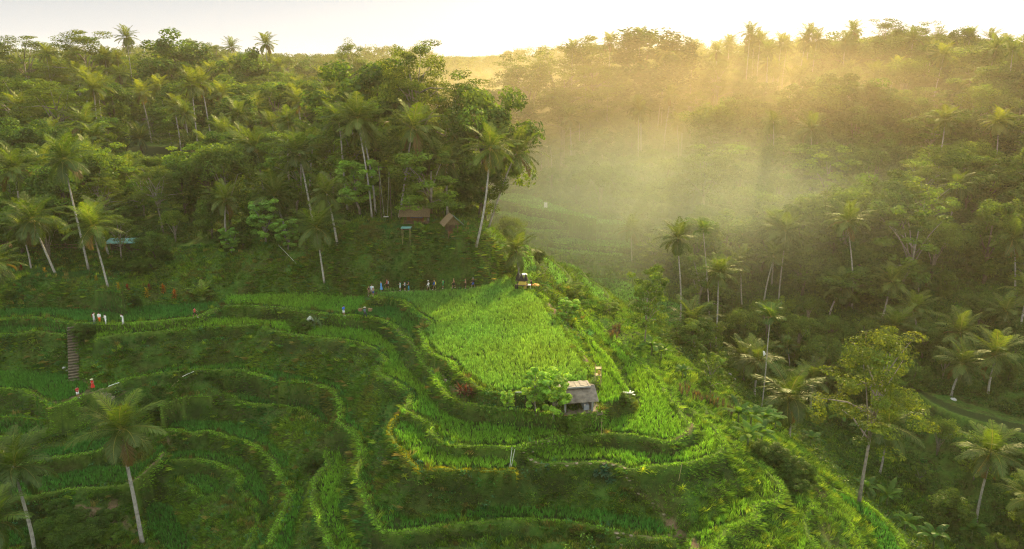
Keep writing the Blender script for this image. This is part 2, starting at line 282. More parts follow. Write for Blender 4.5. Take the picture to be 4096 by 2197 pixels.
path(ZB((1190,650),(1200,730),(1130,795),(1000,838),(800,856),(500,860),(260,880),(100,885)), .5, 1)
path(ZB((1560,920),(1600,1010),(1720,1130),(1770,1220),(1840,1370)), .4, .9)
path(ZF((20,300),(110,420),(140,480),(90,550),(20,590)), .35, .7)
path(ZB((1160,186),(1300,217),(1400,245),(1560,272),(1700,300)), .5, .8)
path(ZA((1600,1020),(1650,970),(1900,970),(2200,1005),(2500,1045)), .35, .35); path(ZA((300,1080),(520,1104),(900,1104),(1200,1085),(1500,1045)), .35, .35)
path(ZB((60,1050),(300,1075),(420,1130),(500,1210),(560,1290),(590,1370)), .3, .4)
path(ZE((1650,390),(1800,385),(1900,375)), .5)
slp = np.hypot(*np.gradient(Zt, gy, gx)); a_path *= np.clip(1.5 - slp, 0, 1)
a_rice *= (a_path < .3)
# rice on the ring below the main field lies in three patches only
for pts in (ZA((1650,960),(1660,905),(1850,885),(2300,890),(2576,905)) + ZB((200,905),(195,950),(130,1000),(60,1030)) + ZA((2400,1008),(2200,988),(2000,962),(1800,952)),
            Z7((450,680),(650,600),(900,590),(1050,548),(1280,562),(1330,640),(1450,740),(1620,860),(1560,990),(1500,1030),(1400,960),(1150,800),(1000,740),(700,710)),
            ZE((1880,300),(1890,200),(1940,140),(1905,40)) + ZB((1860,1320),(1800,1200),(1850,1230)) + ZE((2020,20),(2050,90),(2090,170),(2130,230),(2120,280),(1960,330))):
    po = np.array([unp(p, -1.2) for p in pts]); x0, y0 = po.min(0); x1, y1 = po.max(0)
    j0, j1 = np.searchsorted(gx, (x0, x1)); i0, i1 = np.searchsorted(gy, (y0, y1)); s = np.s_[i0:i1, j0:j1]
    m = inpoly(X[s], Y[s], po) & (np.abs(lev[s] + 1.2) < .01); a_rice[s] = np.where(m, 1, a_rice[s]); a_col[s] = np.where(m, 3 if len(pts) == 13 else 1, a_col[s]); a_bund[s] = np.where(m, 0, a_bund[s])
# ------------------------------------------------------------------ helpers for objects and materials
def tag(o, label=None, cat=None, group=None, kind=None):
    if label: o['label'] = label
    if cat: o['category'] = cat
    if group: o['group'] = group
    if kind: o['kind'] = kind
    return o
def mesh_np(name, co, faces, mat, tint=None, smooth=True, parent=None, link=True, nper=4):
    """faces: (n, nper) int array"""
    me = bpy.data.meshes.new(name); co = np.ascontiguousarray(co, np.float32); faces = np.ascontiguousarray(faces, np.int32)
    me.vertices.add(len(co)); me.vertices.foreach_set('co', co.ravel())
    me.loops.add(faces.size); me.loops.foreach_set('vertex_index', faces.ravel())
    nf = len(faces); me.polygons.add(nf); me.polygons.foreach_set('loop_start', np.arange(nf, dtype=np.int32) * faces.shape[1])
    try: me.polygons.foreach_set('loop_total', np.full(nf, faces.shape[1], np.int32))
    except Exception: pass
    me.polygons.foreach_set('use_smooth', np.full(nf, smooth))
    if tint is not None:
        at = me.color_attributes.new('tint', 'FLOAT_COLOR', 'POINT'); c = np.ones((len(co), 4), np.float32); c[:, :tint.shape[1]] = tint; at.data.foreach_set('color', c.ravel())
    me.update(calc_edges=True); me.materials.append(mat)
    if not link: return me
    o = bpy.data.objects.new(name, me); COL.objects.link(o)
    if parent: o.parent = parent
    return o
def empty(name, loc, rz=0, s=1):
    o = bpy.data.objects.new(name, None); COL.objects.link(o); o.location = loc; o.rotation_euler = (0, 0, rz); o.scale = (s, s, s); o.empty_display_size = .2
    return o
class NB:
    """node building shorthand"""
    def __init__(s, name):
        s.m = bpy.data.materials.new(name); s.m.use_nodes = True; s.t = s.m.node_tree; s.t.nodes.clear(); s.out = s.n('ShaderNodeOutputMaterial')
    def n(s, t, **k):
        x = s.t.nodes.new(t)
        for a, b in k.items(): setattr(x, a, b)
        return x
    def l(s, a, b): s.t.links.new(a, b)
    def noise(s, sc, det=3, obj=True, vec=None, rough=.55):
        x = s.n('ShaderNodeTexNoise'); x.inputs['Scale'].default_value = sc; x.inputs['Detail'].default_value = det; x.inputs['Roughness'].default_value = rough
        if vec is None:
            tc = s.n('ShaderNodeTexCoord'); vec = tc.outputs['Object']
        s.l(vec, x.inputs['Vector']); return x.outputs['Fac']
    def ramp(s, f, *st):
        x = s.n('ShaderNodeValToRGB'); c = x.color_ramp
        while len(c.elements) < len(st): c.elements.new(.5)
        for e, (p, k) in zip(c.elements, st): e.position = p; e.color = (*k, 1) if len(k) == 3 else k
        s.l(f, x.inputs[0]); return x.outputs[0]
    def mix(s, f, a, b, mode='MIX'):
        x = s.n('ShaderNodeMixRGB', blend_type=mode)
        for i, v in enumerate((f, a, b)):
            if isinstance(v, (int, float)): x.inputs[i].default_value = v if i == 0 else (v, v, v, 1)
            elif isinstance(v, tuple): x.inputs[i].default_value = (*v, 1)
            else: s.l(v, x.inputs[i])
        return x.outputs[0]
    def attr(s, name):
        x = s.n('ShaderNodeAttribute', attribute_name=name); return x
def simple(name, col, rough=.8, metal=0, var=.25, sc=3.0, bump=0, bsc=20, spec=.3):
    b = NB(name); p = b.n('ShaderNodeBsdfPrincipled'); f = b.noise(sc)
    lo = tuple(c * (1 - var) for c in col); hi = tuple(min(1, c * (1 + var)) for c in col)
    b.l(b.ramp(f, (.3, lo), (.7, hi)), p.inputs['Base Color']); p.inputs['Roughness'].default_value = rough; p.inputs['Metallic'].default_value = metal
    p.inputs['Specular IOR Level'].default_value = spec
    if bump:
        bn = b.n('ShaderNodeBump'); bn.inputs['Strength'].default_value = bump; b.l(b.noise(bsc, 4), bn.inputs['Height']); b.l(bn.outputs[0], p.inputs['Normal'])
    b.l(p.outputs[0], b.out.inputs[0]); return b.m
def leafmat(name, col, trans=.35, var=.35, tintmul=True, gloss=.06, rnd=.25, tcol=None):
    """leaf: diffuse + translucent + a little gloss; colour = col x mesh tint x per-object variation"""
    b = NB(name)
    c = b.mix(1.0, tuple(col), b.attr('tint').outputs['Color'], 'MULTIPLY') if tintmul else None
    oi = b.n('ShaderNodeObjectInfo'); r = b.ramp(oi.outputs['Random'], (0, (1 - rnd, 1 - rnd * .8, 1 - rnd)), (.5, (1, 1, 1)), (1, (1 + rnd, 1 + rnd * .7, 1 - rnd * .4)))
    c = b.mix(1.0, c if c is not None else tuple(col), r, 'MULTIPLY')
    d = b.n('ShaderNodeBsdfDiffuse'); tr = b.n('ShaderNodeBsdfTranslucent'); g = b.n('ShaderNodeBsdfGlossy'); g.inputs['Roughness'].default_value = .42
    b.l(c, d.inputs[0]); b.l(b.mix(1.0, c, tcol or (1.5, 1.35, .55), 'MULTIPLY'), tr.inputs[0]); g.inputs[0].default_value = (.9, .95, .85, 1)
    m1 = b.n('ShaderNodeMixShader'); m1.inputs[0].default_value = trans; b.l(d.outputs[0], m1.inputs[1]); b.l(tr.outputs[0], m1.inputs[2])
    m2 = b.n('ShaderNodeMixShader'); m2.inputs[0].default_value = gloss; b.l(m1.outputs[0], m2.inputs[1]); b.l(g.outputs[0], m2.inputs[2])
    b.l(m2.outputs[0], b.out.inputs[0]); return b.m

M = {}
# terrain material: painted by what covers the ground (paddy mud, bund turf, bare path, wild bank)
b = NB('ground'); p = b.n('ShaderNodeBsdfPrincipled'); p.inputs['Roughness'].default_value = .95; p.inputs['Specular IOR Level'].default_value = .1
cov = b.n('ShaderNodeSeparateColor'); b.l(b.attr('tint').outputs['Color'], cov.inputs[0])
n1 = b.noise(.35, 5); n2 = b.noise(2.2, 4); n3 = b.noise(9, 3)
wildc = b.mix(b.ramp(n1, (.42, (0,0,0)), (.62, (1,1,1))), b.ramp(n2, (.3, (.03,.075,.010)), (.55, (.055,.12,.017)), (.75, (.085,.15,.022))), b.ramp(n2, (.3, (.03,.035,.009)), (.6, (.06,.08,.017)), (.8, (.085,.12,.028))))
turf = b.ramp(n2, (.25, (.05,.095,.012)), (.6, (.085,.14,.02)), (.8, (.12,.16,.028)))
mud = b.ramp(n3, (.3, (.018,.026,.008)), (.7, (.03,.055,.012)))
soil = b.ramp(n2, (.3, (.085,.058,.032)), (.55, (.15,.105,.062)), (.75, (.20,.15,.095)))
c = b.mix(cov.outputs[1], wildc, turf); c = b.mix(cov.outputs[0], c, mud); c = b.mix(cov.outputs[2], c, soil)
b.l(c, p.inputs['Base Color']); bn = b.n('ShaderNodeBump'); bn.inputs['Strength'].default_value = .6; bn.inputs['Distance'].default_value = .25; b.l(n3, bn.inputs['Height']); b.l(bn.outputs[0], p.inputs['Normal'])
b.l(p.outputs[0], b.out.inputs[0]); M['ground'] = b.m

ny, nx = X.shape
co = np.stack([X.ravel(), Y.ravel(), Zt.ravel()], 1)
ii, jj = np.meshgrid(np.arange(ny - 1), np.arange(nx - 1), indexing='ij'); v0 = (ii * nx + jj).ravel()
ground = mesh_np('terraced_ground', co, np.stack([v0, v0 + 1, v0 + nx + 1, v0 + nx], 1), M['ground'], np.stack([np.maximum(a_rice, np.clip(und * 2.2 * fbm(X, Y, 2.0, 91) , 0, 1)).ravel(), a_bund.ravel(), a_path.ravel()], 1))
tag(ground, 'terraced hillside of earth banks and narrow paths', None, None, 'structure')
# ------------------------------------------------------------------ grasses
def in_view(x, y, z, mx=.06, my=.06):
    u, v = proj(x, y, z); return (u > -4096 * mx) & (u < 4096 * (1 + mx)) & (v < 2197 * (1 + my)) & (v > -2197 * .1)
def kites(P, D, Ln, Wd, S):
    """leaf quads: base P, direction D (unit) x Ln, half width vector S x Wd"""
    mid = P + D * (Ln * .45)[:, None]; tip = P + D * Ln[:, None]
    v = np.empty((len(P), 4, 3), np.float32); v[:, 0] = P; v[:, 1] = mid + S * Wd[:, None]; v[:, 2] = tip; v[:, 3] = mid - S * Wd[:, None]
    return v
def nrm(a): return a / np.maximum(np.linalg.norm(a, axis=-1, keepdims=True), 1e-6)
gyy, gxx = np.gradient(Zt, gy, gx)
def scatter(maskw, dens, region, seed):
    """random points on the ground, weight given per grid cell; dens per square metre of surface"""
    r = np.random.default_rng(seed); (xa, xb, ya, yb) = region
    j0, j1 = np.searchsorted(gx, (xa, xb)); i0, i1 = np.searchsorted(gy, (ya, yb))
    sx_ = np.diff(gx)[j0:j1]; sy_ = np.diff(gy)[i0:i1]; sl = np.s_[i0:i1, j0:j1]
    area = sy_[:, None] * sx_[None] * np.sqrt(1 + np.minimum(gxx[sl] ** 2 + gyy[sl] ** 2, 9)); lam = area * dens * maskw[sl]
    lam *= in_view(X[sl], Y[sl], Zt[sl]); k = r.poisson(lam); i, j = np.nonzero(k); m = k[i, j]; i = np.repeat(i, m) + i0; j = np.repeat(j, m) + j0
    x = gx[j] + r.random(len(i)) * (gx[j + 1] - gx[j]); y = gy[i] + r.random(len(i)) * (gy[i + 1] - gy[i])
    return x, y, i, j
def tufts(name, x, y, i, j, nb, ln, wd, spread, tint, mat, droop=0.0, seed=1, sink=.03, kind='stuff', label=None):
    r = np.random.default_rng(seed); z = height(x, y) - sink; n = len(x)
    P = np.repeat(np.stack([x, y, z], 1), nb, 0); N = n * nb
    P[:, :2] += r.normal(0, spread, (N, 2)); az = r.random(N) * 2 * math.pi; lean = np.abs(r.normal(.22, .2, N))
    D = np.stack([np.cos(az) * lean, np.sin(az) * lean, np.ones(N)], 1)
    if droop:
        gd = np.stack([-gxx[i, j], -gyy[i, j]], 1); gl = np.linalg.norm(gd, axis=1, keepdims=True); gd = gd / np.maximum(gl, .01) * np.minimum(gl, 1.6)
        gd = np.repeat(gd, nb, 0); D[:, :2] += gd * droop; D[:, 2] -= np.linalg.norm(gd, axis=1) * droop * .55
    D = nrm(D); S = nrm(np.cross(D, np.stack([np.sin(az), np.cos(az), r.normal(0, .3, N)], 1)))
    L_ = np.repeat(ln, nb) * r.uniform(.6, 1.15, N)
    v = kites(P, D, L_, np.full(N, wd) * r.uniform(.7, 1.3, N), S)
    tn = np.repeat(tint * r.uniform(.55, 1.5, (n, 1)), nb, 0) * r.uniform(.75, 1.25, (N, 1)); tn = np.repeat(tn, 4, 0)
    o = mesh_np(name, v.reshape(-1, 3), np.arange(N * 4).reshape(-1, 4), mat, tn, smooth=False); tag(o, label, None, None, kind); return o
M['rice'] = leafmat('rice_blades', (1, 1, 1), trans=.42, gloss=.012, rnd=0, tcol=(1.35, 1.25, .5))
M['grass'] = leafmat('grass_blades', (1, 1, 1), trans=.34, gloss=.008, rnd=0, tcol=(1.4, 1.25, .5))
RC = np.array([(.165, .335, .065), (.075, .225, .045), (.095, .255, .036), (.165, .35, .042), (.08, .235, .040), (.16, .34, .09), (.12, .28, .07), (.16, .30, .05)])  # same rice throughout: shade and mist brightness are put into these tints
NEAR = (-100, 62, 52, 128); MID = (-30, 112, 128, 250)
rw = a_rice
x, y, i, j = scatter(rw, 21, NEAR, 11)
h_ = .50 + .12 * vnoise(x, y, 1.2, 3) + .1 * fbm(x, y, 6, 4)
tn = RC[a_col[i, j]] * (.72 + .5 * fbm(x, y, 3.5, 8))[:, None]; yel = fbm(x, y, 9, 12)[:, None]; tn = tn * (1 + np.array([[.35, .1, -.1]]) * (yel - .5) * 2)
tufts('rice_crop', x, y, i, j, 6, h_, .028, .055, tn, M['rice'], seed=2, label='dense young rice standing in the near paddies')
x, y, i, j = scatter(rw * (X > -30), 7, MID, 12)
tn = RC[a_col[i, j]] * (.75 + .5 * fbm(x, y, 5, 8))[:, None]
tufts('rice_crop', x, y, i, j, 5, .55 + 0 * x, .06, .12, tn, M['rice'], seed=3, label='rice in the misty paddies across the valley')
# bund turf: short, yellow green, mown look
x, y, i, j = scatter(a_bund * (1 - a_path * .9) * (a_rice < .3) * np.clip(fbm(X, Y, 1.7, 77) * 3.2 - .85, .06, 1), 40, NEAR, 13)
tn = np.array([(.185, .36, .045)]) * (.7 + .6 * fbm(x, y, 1.6, 9))[:, None]; yl = np.clip((fbm(x, y, 14, 19) - .55) * 2, 0, .45)[:, None]; tn = tn * (1 - yl) + tn * np.array([[1.35, .98, .5]]) * yl
yb = (lev[i, j] == -4.0)[:, None]; tn = np.where(yb, np.array([(.24, .25, .018)]) * (.75 + .5 * vnoise(x, y, .8, 9))[:, None], tn)
tufts('grass', x, y, i, j, 6, .22 + .12 * vnoise(x, y, .7, 5), .024, .05, tn, M['grass'], droop=.8, seed=4, label='short turf on the paddy bunds')
# wild grass of the banks
wd_ = (1 - a_rice) * np.clip(1.15 - a_bund, .15, 1) * (1 - a_path * .92)
bare = fbm(X, Y, 2.6, 41, 3); wd_ = wd_ * np.clip((bare - .36) * 9, .30, 1) * np.clip(1 - und * .9, .3, 1)
x, y, i, j = scatter(wd_, 19, NEAR, 14)
c1 = np.array([.068, .155, .018]); c2 = np.array([.14, .235, .025]); c3 = np.array([.14, .14, .038]); c4 = np.array([.05, .15, .038])
f1 = fbm(x, y, 4.5, 15)[:, None]; f2 = np.clip((fbm(x, y, 2.4, 16) - .58) * 6, 0, 1)[:, None]; f3 = np.clip((fbm(x, y, 5.5, 17) - .55) * 6, 0, 1)[:, None]
tn = c1 + (c2 - c1) * np.clip((f1 - .3) * 2.4, 0, 1); tn = tn * (1 - f3) + c4 * f3; tn = tn * (1 - f2 * .8) + c3 * f2 * .8; rm = np.clip((x - 12) / 6, 0, .7)[:, None]; tn = tn * (1 - rm) + np.array([.13, .27, .035]) * (.8 + .4 * f1) * rm
tufts('bank_grass', x, y, i, j, 7, .28 + .5 * fbm(x, y, 2.2, 6) ** 1.5, .026, .10, tn, M['grass'], droop=.85, seed=5, label='rough grass and weeds on the terrace banks')
# big overhanging clumps and leafy weeds give the banks their relief
x, y, i, j = scatter(wd_ * np.clip(fbm(X, Y, 3.1, 55) * 3 - .9, .08, 1), 1.5, NEAR, 24); r = np.random.default_rng(24)
pal = np.array([(.10, .20, .022), (.18, .27, .03), (.035, .085, .016), (.17, .15, .045), (.06, .17, .05)]); tn = pal[np.where(x > 12, r.integers(0, 3, len(x)), r.integers(0, 5, len(x)))] * r.uniform(.7, 1.4, (len(x), 1))
tufts('bank_grass', x, y, i, j, 26, r.uniform(.45, 1.0, len(x)), .035, .20, tn, M['grass'], droop=.9, seed=25, label='larger grass clumps hanging over the banks')
x, y, i, j = scatter(wd_ * (X < 10) * np.clip(fbm(X, Y, 4.3, 56) * 4 - 2.0, 0, 1), 1.8, NEAR, 26); r = np.random.default_rng(26)
WX, WY = x, y
x, y, i, j = scatter(wd_ * (Y < 260) * (X > -30), 2.2, MID, 15)
f1 = fbm(x, y, 6, 15)[:, None]; tn = c1 + (c2 - c1) * np.clip((f1 - .3) * 2, 0, 1)
tufts('bank_grass', x, y, i, j, 6, .5 + .5 * fbm(x, y, 4, 6), .07, .25, tn, M['grass'], droop=.6, seed=6, label='rough growth on the valley sides')

# ------------------------------------------------------------------ foliage makers
M['palm'] = leafmat('palm_frond', (1, 1, 1), trans=.46, gloss=.02, rnd=.22, tcol=(1.4, 1.4, .5))
M['leaf'] = leafmat('tree_leaves', (1, 1, 1), trans=.5, gloss=.012, rnd=.30, tcol=(2.0, 1.6, .42))
M['bark'] = simple('pale_bark', (.24, .21, .17), var=.4, sc=2.5, bump=.5, bsc=8)
M['dbark'] = simple('dark_bark', (.12, .095, .07), var=.4, sc=2.5, bump=.5, bsc=8)
M['ptrunk'] = simple('palm_trunk', (.33, .31, .27), var=.35, sc=3, bump=.4, bsc=6)
M['nut'] = simple('coconut', (.35, .30, .07), var=.3)
def tube(pts, rad, n=7, cap=True):
    pts = np.array(pts, float); m = len(pts); rad = np.broadcast_to(np.array(rad, float), (m,)); V = []
    d = np.gradient(pts, axis=0); d = nrm(d); up = np.array([0, 0, 1.0]) if abs(d[0, 2]) < .9 else np.array([1.0, 0, 0])
    a = nrm(np.cross(d, up)); a2 = np.cross(d, a); th = np.arange(n) / n * 2 * math.pi
    V = (pts[:, None] + rad[:, None, None] * (np.cos(th)[None, :, None] * a[:, None] + np.sin(th)[None, :, None] * a2[:, None])).reshape(-1, 3)
    F = []
    for k in range(m - 1):
        for q in range(n): F.append((k * n + q, k * n + (q + 1) % n, (k + 1) * n + (q + 1) % n, (k + 1) * n + q))
    if cap:
        F.append(tuple(range(n))[::-1]); F.append(tuple(range((m - 1) * n, m * n)))
    return V, F
class MB:
    def __init__(s): s.v = []; s.f = []; s.n = 0
    def add(s, V, F): s.v.append(np.asarray(V, float)); s.f += [tuple(i + s.n for i in f) for f in F]; s.n += len(V); return s
    def tube(s, p, r, n=7): return s.add(*tube(p, r, n))
    def box(s, c, d, rot=None, taper=1):
        x, y, z = [q / 2 for q in d]; V = np.array([(-x, -y, -z), (x, -y, -z), (x, y, -z), (-x, y, -z), (-x * taper, -y * taper, z), (x * taper, -y * taper, z), (x * taper, y * taper, z), (-x * taper, y * taper, z)])
        if rot is not None: V = V @ np.array(rot).T
        return s.add(V + np.array(c), [(0, 3, 2, 1), (4, 5, 6, 7), (0, 1, 5, 4), (1, 2, 6, 5), (2, 3, 7, 6), (3, 0, 4, 7)])
    def ball(s, c, r, sq=(1, 1, 1), nu=8, nv=6, jit=0):
        V = [(0, 0, -1)]
        for b_ in range(1, nv):
            for a_ in range(nu): t1 = math.pi * b_ / nv; t2 = 2 * math.pi * a_ / nu; V.append((math.sin(t1) * math.cos(t2), math.sin(t1) * math.sin(t2), -math.cos(t1)))
        V.append((0, 0, 1)); F = [(0, 1 + (a_ + 1) % nu, 1 + a_) for a_ in range(nu)]
        for b_ in range(nv - 2):
            for a_ in range(nu): o_ = 1 + b_ * nu; F.append((o_ + a_, o_ + (a_ + 1) % nu, o_ + nu + (a_ + 1) % nu, o_ + nu + a_))
        l = len(V) - 1; o_ = 1 + (nv - 2) * nu; F += [(o_ + a_, o_ + (a_ + 1) % nu, l) for a_ in range(nu)]
        V = np.array(V) * np.array(sq) * r
        if jit: V *= 1 + rng.uniform(-jit, jit, (len(V), 1))
        return s.add(V + np.array(c), F)
    def mesh(s, name, mat, smooth=False):
        me = bpy.data.meshes.new(name); me.from_pydata(np.vstack(s.v).tolist(), [], s.f); me.materials.append(mat)
        if smooth: me.polygons.foreach_set('use_smooth', np.ones(len(me.polygons), bool))
        me.update(); return me
    def obj(s, name, mat, parent=None, smooth=False):
        o = bpy.data.objects.new(name, s.mesh(name, mat, smooth)); COL.objects.link(o)
        if parent: o.parent = parent
        return o

def frond(r, az, e0, Ln, droop, nl, wl, lw, tint, hang=.5, segs=9, twist=0):
    """one pinnate frond: leaflets (kites) and the midrib as narrow kites; returns verts (n,4,3), tint"""
    s = np.linspace(0, 1, segs + 1); e = e0 - droop * s ** 1.3; st = Ln / segs
    ca, sa = math.cos(az), math.sin(az); p = np.zeros((segs + 1, 3)); rr = np.cumsum(np.r_[0, np.cos(e[:-1]) * st]); zz = np.cumsum(np.r_[0, np.sin(e[:-1]) * st])
    side0 = np.array([-sa, ca, 0.]); bend = twist * s ** 2 * Ln * .25
    p = np.stack([ca * rr, sa * rr, zz], 1) + side0 * bend[:, None]
    t = np.linspace(.10, .985, nl); P = np.stack([np.interp(t, s, p[:, k]) for k in range(3)], 1)
    et = np.interp(t, s, e); fw = np.stack([ca * np.cos(et), sa * np.cos(et), np.sin(et)], 1); up = np.stack([-ca * np.sin(et), -sa * np.sin(et), np.cos(et)], 1)
    le = wl * (np.sin(math.pi * (.16 + .80 * t)) ** .8); out = []; tt = []
    for sg in (1, -1):
        sd_ = side0 * sg; D = fw * (.45 + .5 * t)[:, None] + sd_ * .85 + up * .18 + np.array([0, 0, -1.]) * (hang * (.5 + .7 * r.random(nl)))[:, None] + r.normal(0, .08, (nl, 3)); D = nrm(D)
        S = nrm(np.cross(D, up + r.normal(0, .15, (nl, 3)))); out.append(kites(P, D, le * r.uniform(.85, 1.1, nl), np.full(nl, lw), S)); tt.append(np.tile(tint, (nl, 1)) * r.uniform(.85, 1.15, (nl, 1)))
    # midrib
    a_ = p[:-1]; b_ = p[1:]; q = np.empty((segs, 4, 3)); wr = (.055 * (1 - s[:-1] * .8))[:, None]; q[:, 0] = a_ - side0 * wr; q[:, 1] = b_ - side0 * wr * .8; q[:, 2] = b_ + side0 * wr * .8; q[:, 3] = a_ + side0 * wr
    q[:, :, 2] += .02; out.append(q.astype(np.float32)); tt.append(np.tile(np.array([.20, .20, .05]), (segs, 1)))
    return np.concatenate(out), np.concatenate(tt)
def palm_crown(seed, nf=24, Ln=3.9, nl=30, wl=1.05, lw=.05, lo=-.75, col=(.085, .13, .022), dead=.12, gap=1.0):
    r = np.random.default_rng(seed); V = []; C = []
    for k in range(nf):
        f = (k + .5) / nf; az = k * 2.39996 + r.normal(0, .18); e0 = 1.45 * (1 - f) ** .75 * 1.0 + lo * f + r.normal(0, .08)
        L_ = Ln * (.72 + .28 * math.sin(math.pi * min(1, f * 1.15 + .1))) * r.uniform(.9, 1.08)
        c = np.array(col) * r.uniform(.75, 1.3); 
        if f < .2: c = c * np.array([1.35, 1.25, .9])
        if r.random() < dead and f > .7: c = np.array([.16, .115, .04]) * r.uniform(.7, 1.1)
        v, t = frond(r, az, e0, L_, (.75 + .75 * f) * r.uniform(.8, 1.2), nl, wl, lw, c, hang=.25 + .55 * f, twist=r.normal(0, .5)); V.append(v); C.append(t)
    V = np.concatenate(V).reshape(-1, 3); C = np.repeat(np.concatenate(C), 4, 0)
    return mesh_np('crown', V, np.arange(len(V)).reshape(-1, 4), M['palm'], C, smooth=False, link=False)
PC = [palm_crown(100 + k, nf=24 + 2 * (k % 3), Ln=4.9 + .25 * (k % 3), nl=34, wl=1.25, lw=.065, lo=-.95 + .18 * (k % 4)) for k in range(7)]
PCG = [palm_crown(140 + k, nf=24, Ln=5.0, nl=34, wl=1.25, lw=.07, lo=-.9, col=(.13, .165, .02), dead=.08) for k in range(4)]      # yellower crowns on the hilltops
PCN = [palm_crown(160 + k, nf=25, Ln=5.5, nl=50, wl=1.4, lw=.05, lo=-1.0, col=(.075, .125, .02)) for k in range(3)]  # close ones
SHAG = [palm_crown(180 + k, nf=26, Ln=5.2, nl=40, wl=1.0, lw=.05, lo=-.2, col=(.04, .065, .018), dead=.25) for k in range(2)]
ARE = [palm_crown(190 + k, nf=11, Ln=2.1, nl=24, wl=.85, lw=.05, lo=.1, col=(.06, .12, .02), dead=0) for k in range(2)]
nutm = MB()
for k in range(9): a = k * 2.4; nutm.ball((math.cos(a) * .30, math.sin(a) * .30, -.25 - .12 * (k % 3)), .15, (1, 1, 1.2), 6, 5)
NUT = nutm.mesh('coconuts', M['nut'], True)
def palm(basep, top, crown, label, group=None, name='coconut_palm', rad=.17, scale=1.0, nuts=True, tmat=None, rz=None, bend=.5, cat='palm tree'):
    """base point and crown point in world space; trunk curves between them"""
    bx, by, bz = basep; tx, ty, tz = top; r_ = random.Random(int(abs(tx * 31 + ty * 17)) + 5)
    root = empty(name, (bx, by, bz - .15)); tag(root, label, cat, group)
    d = np.array([tx - bx, ty - by, tz - bz + .15]); s = np.linspace(0, 1, 13)[:, None]; hor = d * np.array([1, 1, 0])
    pts = d * s * np.array([0, 0, 1]) + hor * (s * (1 - bend) + bend * s ** 2) ; wob = r_.uniform(-.25, .25)
    pts[:, 0] += wob * np.sin(s[:, 0] * 5) * .6
    rr = rad * (1.25 - .5 * s[:, 0]); rr[0] *= 1.35
    MB().tube(pts, rr, 8).obj('trunk', tmat or M['ptrunk'], root, True)
    c = bpy.data.objects.new('crown', crown); COL.objects.link(c); c.parent = root; c.location = Vector(d); c.scale = (scale * 1.14,) * 3
    lx, ly = (pts[-1] - pts[-3])[:2]; c.rotation_euler = (0, 0, rz if rz is not None else r_.uniform(0, 6.28))
    if nuts: q = bpy.data.objects.new('coconuts', NUT); COL.objects.link(q); q.parent = c; q.rotation_euler = (0, 0, r_.uniform(0, 6))
    return root

# ---- broadleaved crowns
def leaves(r, cen, rad, n, size, tint, up=.5, shell=.55, elong=1.5, drop=0):
    """n leaf quads in each ellipsoid clump"""
    K_ = len(cen); C = np.repeat(cen, n, 0); Rr = np.repeat(rad, n, 0); N = K_ * n
    d = nrm(r.normal(0, 1, (N, 3))); rr = (shell + (1 - shell) * r.random(N)) ** .7
    P = C + d * Rr * rr[:, None]; nn = nrm(d * .8 + np.array([0, 0, up]) + r.normal(0, .45, (N, 3)))
    a = nrm(np.cross(nn, r.normal(0, 1, (N, 3)))); a[:, 2] -= drop; a = nrm(a); b_ = nrm(np.cross(nn, a)); s = size * r.uniform(.6, 1.3, N)
    v = kites(P - a * (s * .5 * elong)[:, None], a, s * elong, s * .42, b_); t = np.repeat(tint, n, 0) * r.uniform(.7, 1.3, (N, 1)); return v, t
_r = np.random.default_rng(27); _R = _r.uniform(.25, .6, len(WX)); _c = np.stack([WX, WY, height(WX, WY) + _R * .4], 1)
_t = np.array([(.06, .17, .035), (.11, .21, .03), (.05, .14, .06)])[_r.integers(0, 3, len(WX))] * _r.uniform(.6, 1.4, (len(WX), 1))
_v, _t = leaves(_r, _c, np.stack([_R, _R, _R * .7], 1), 22, .15, _t, .7); _V = _v.reshape(-1, 3)
tag(mesh_np('bank_weeds', _V, np.arange(len(_V)).reshape(-1, 4), M['grass'], np.repeat(_t, 4, 0), smooth=False), 'broad leaved weeds on the banks', None, None, 'stuff')
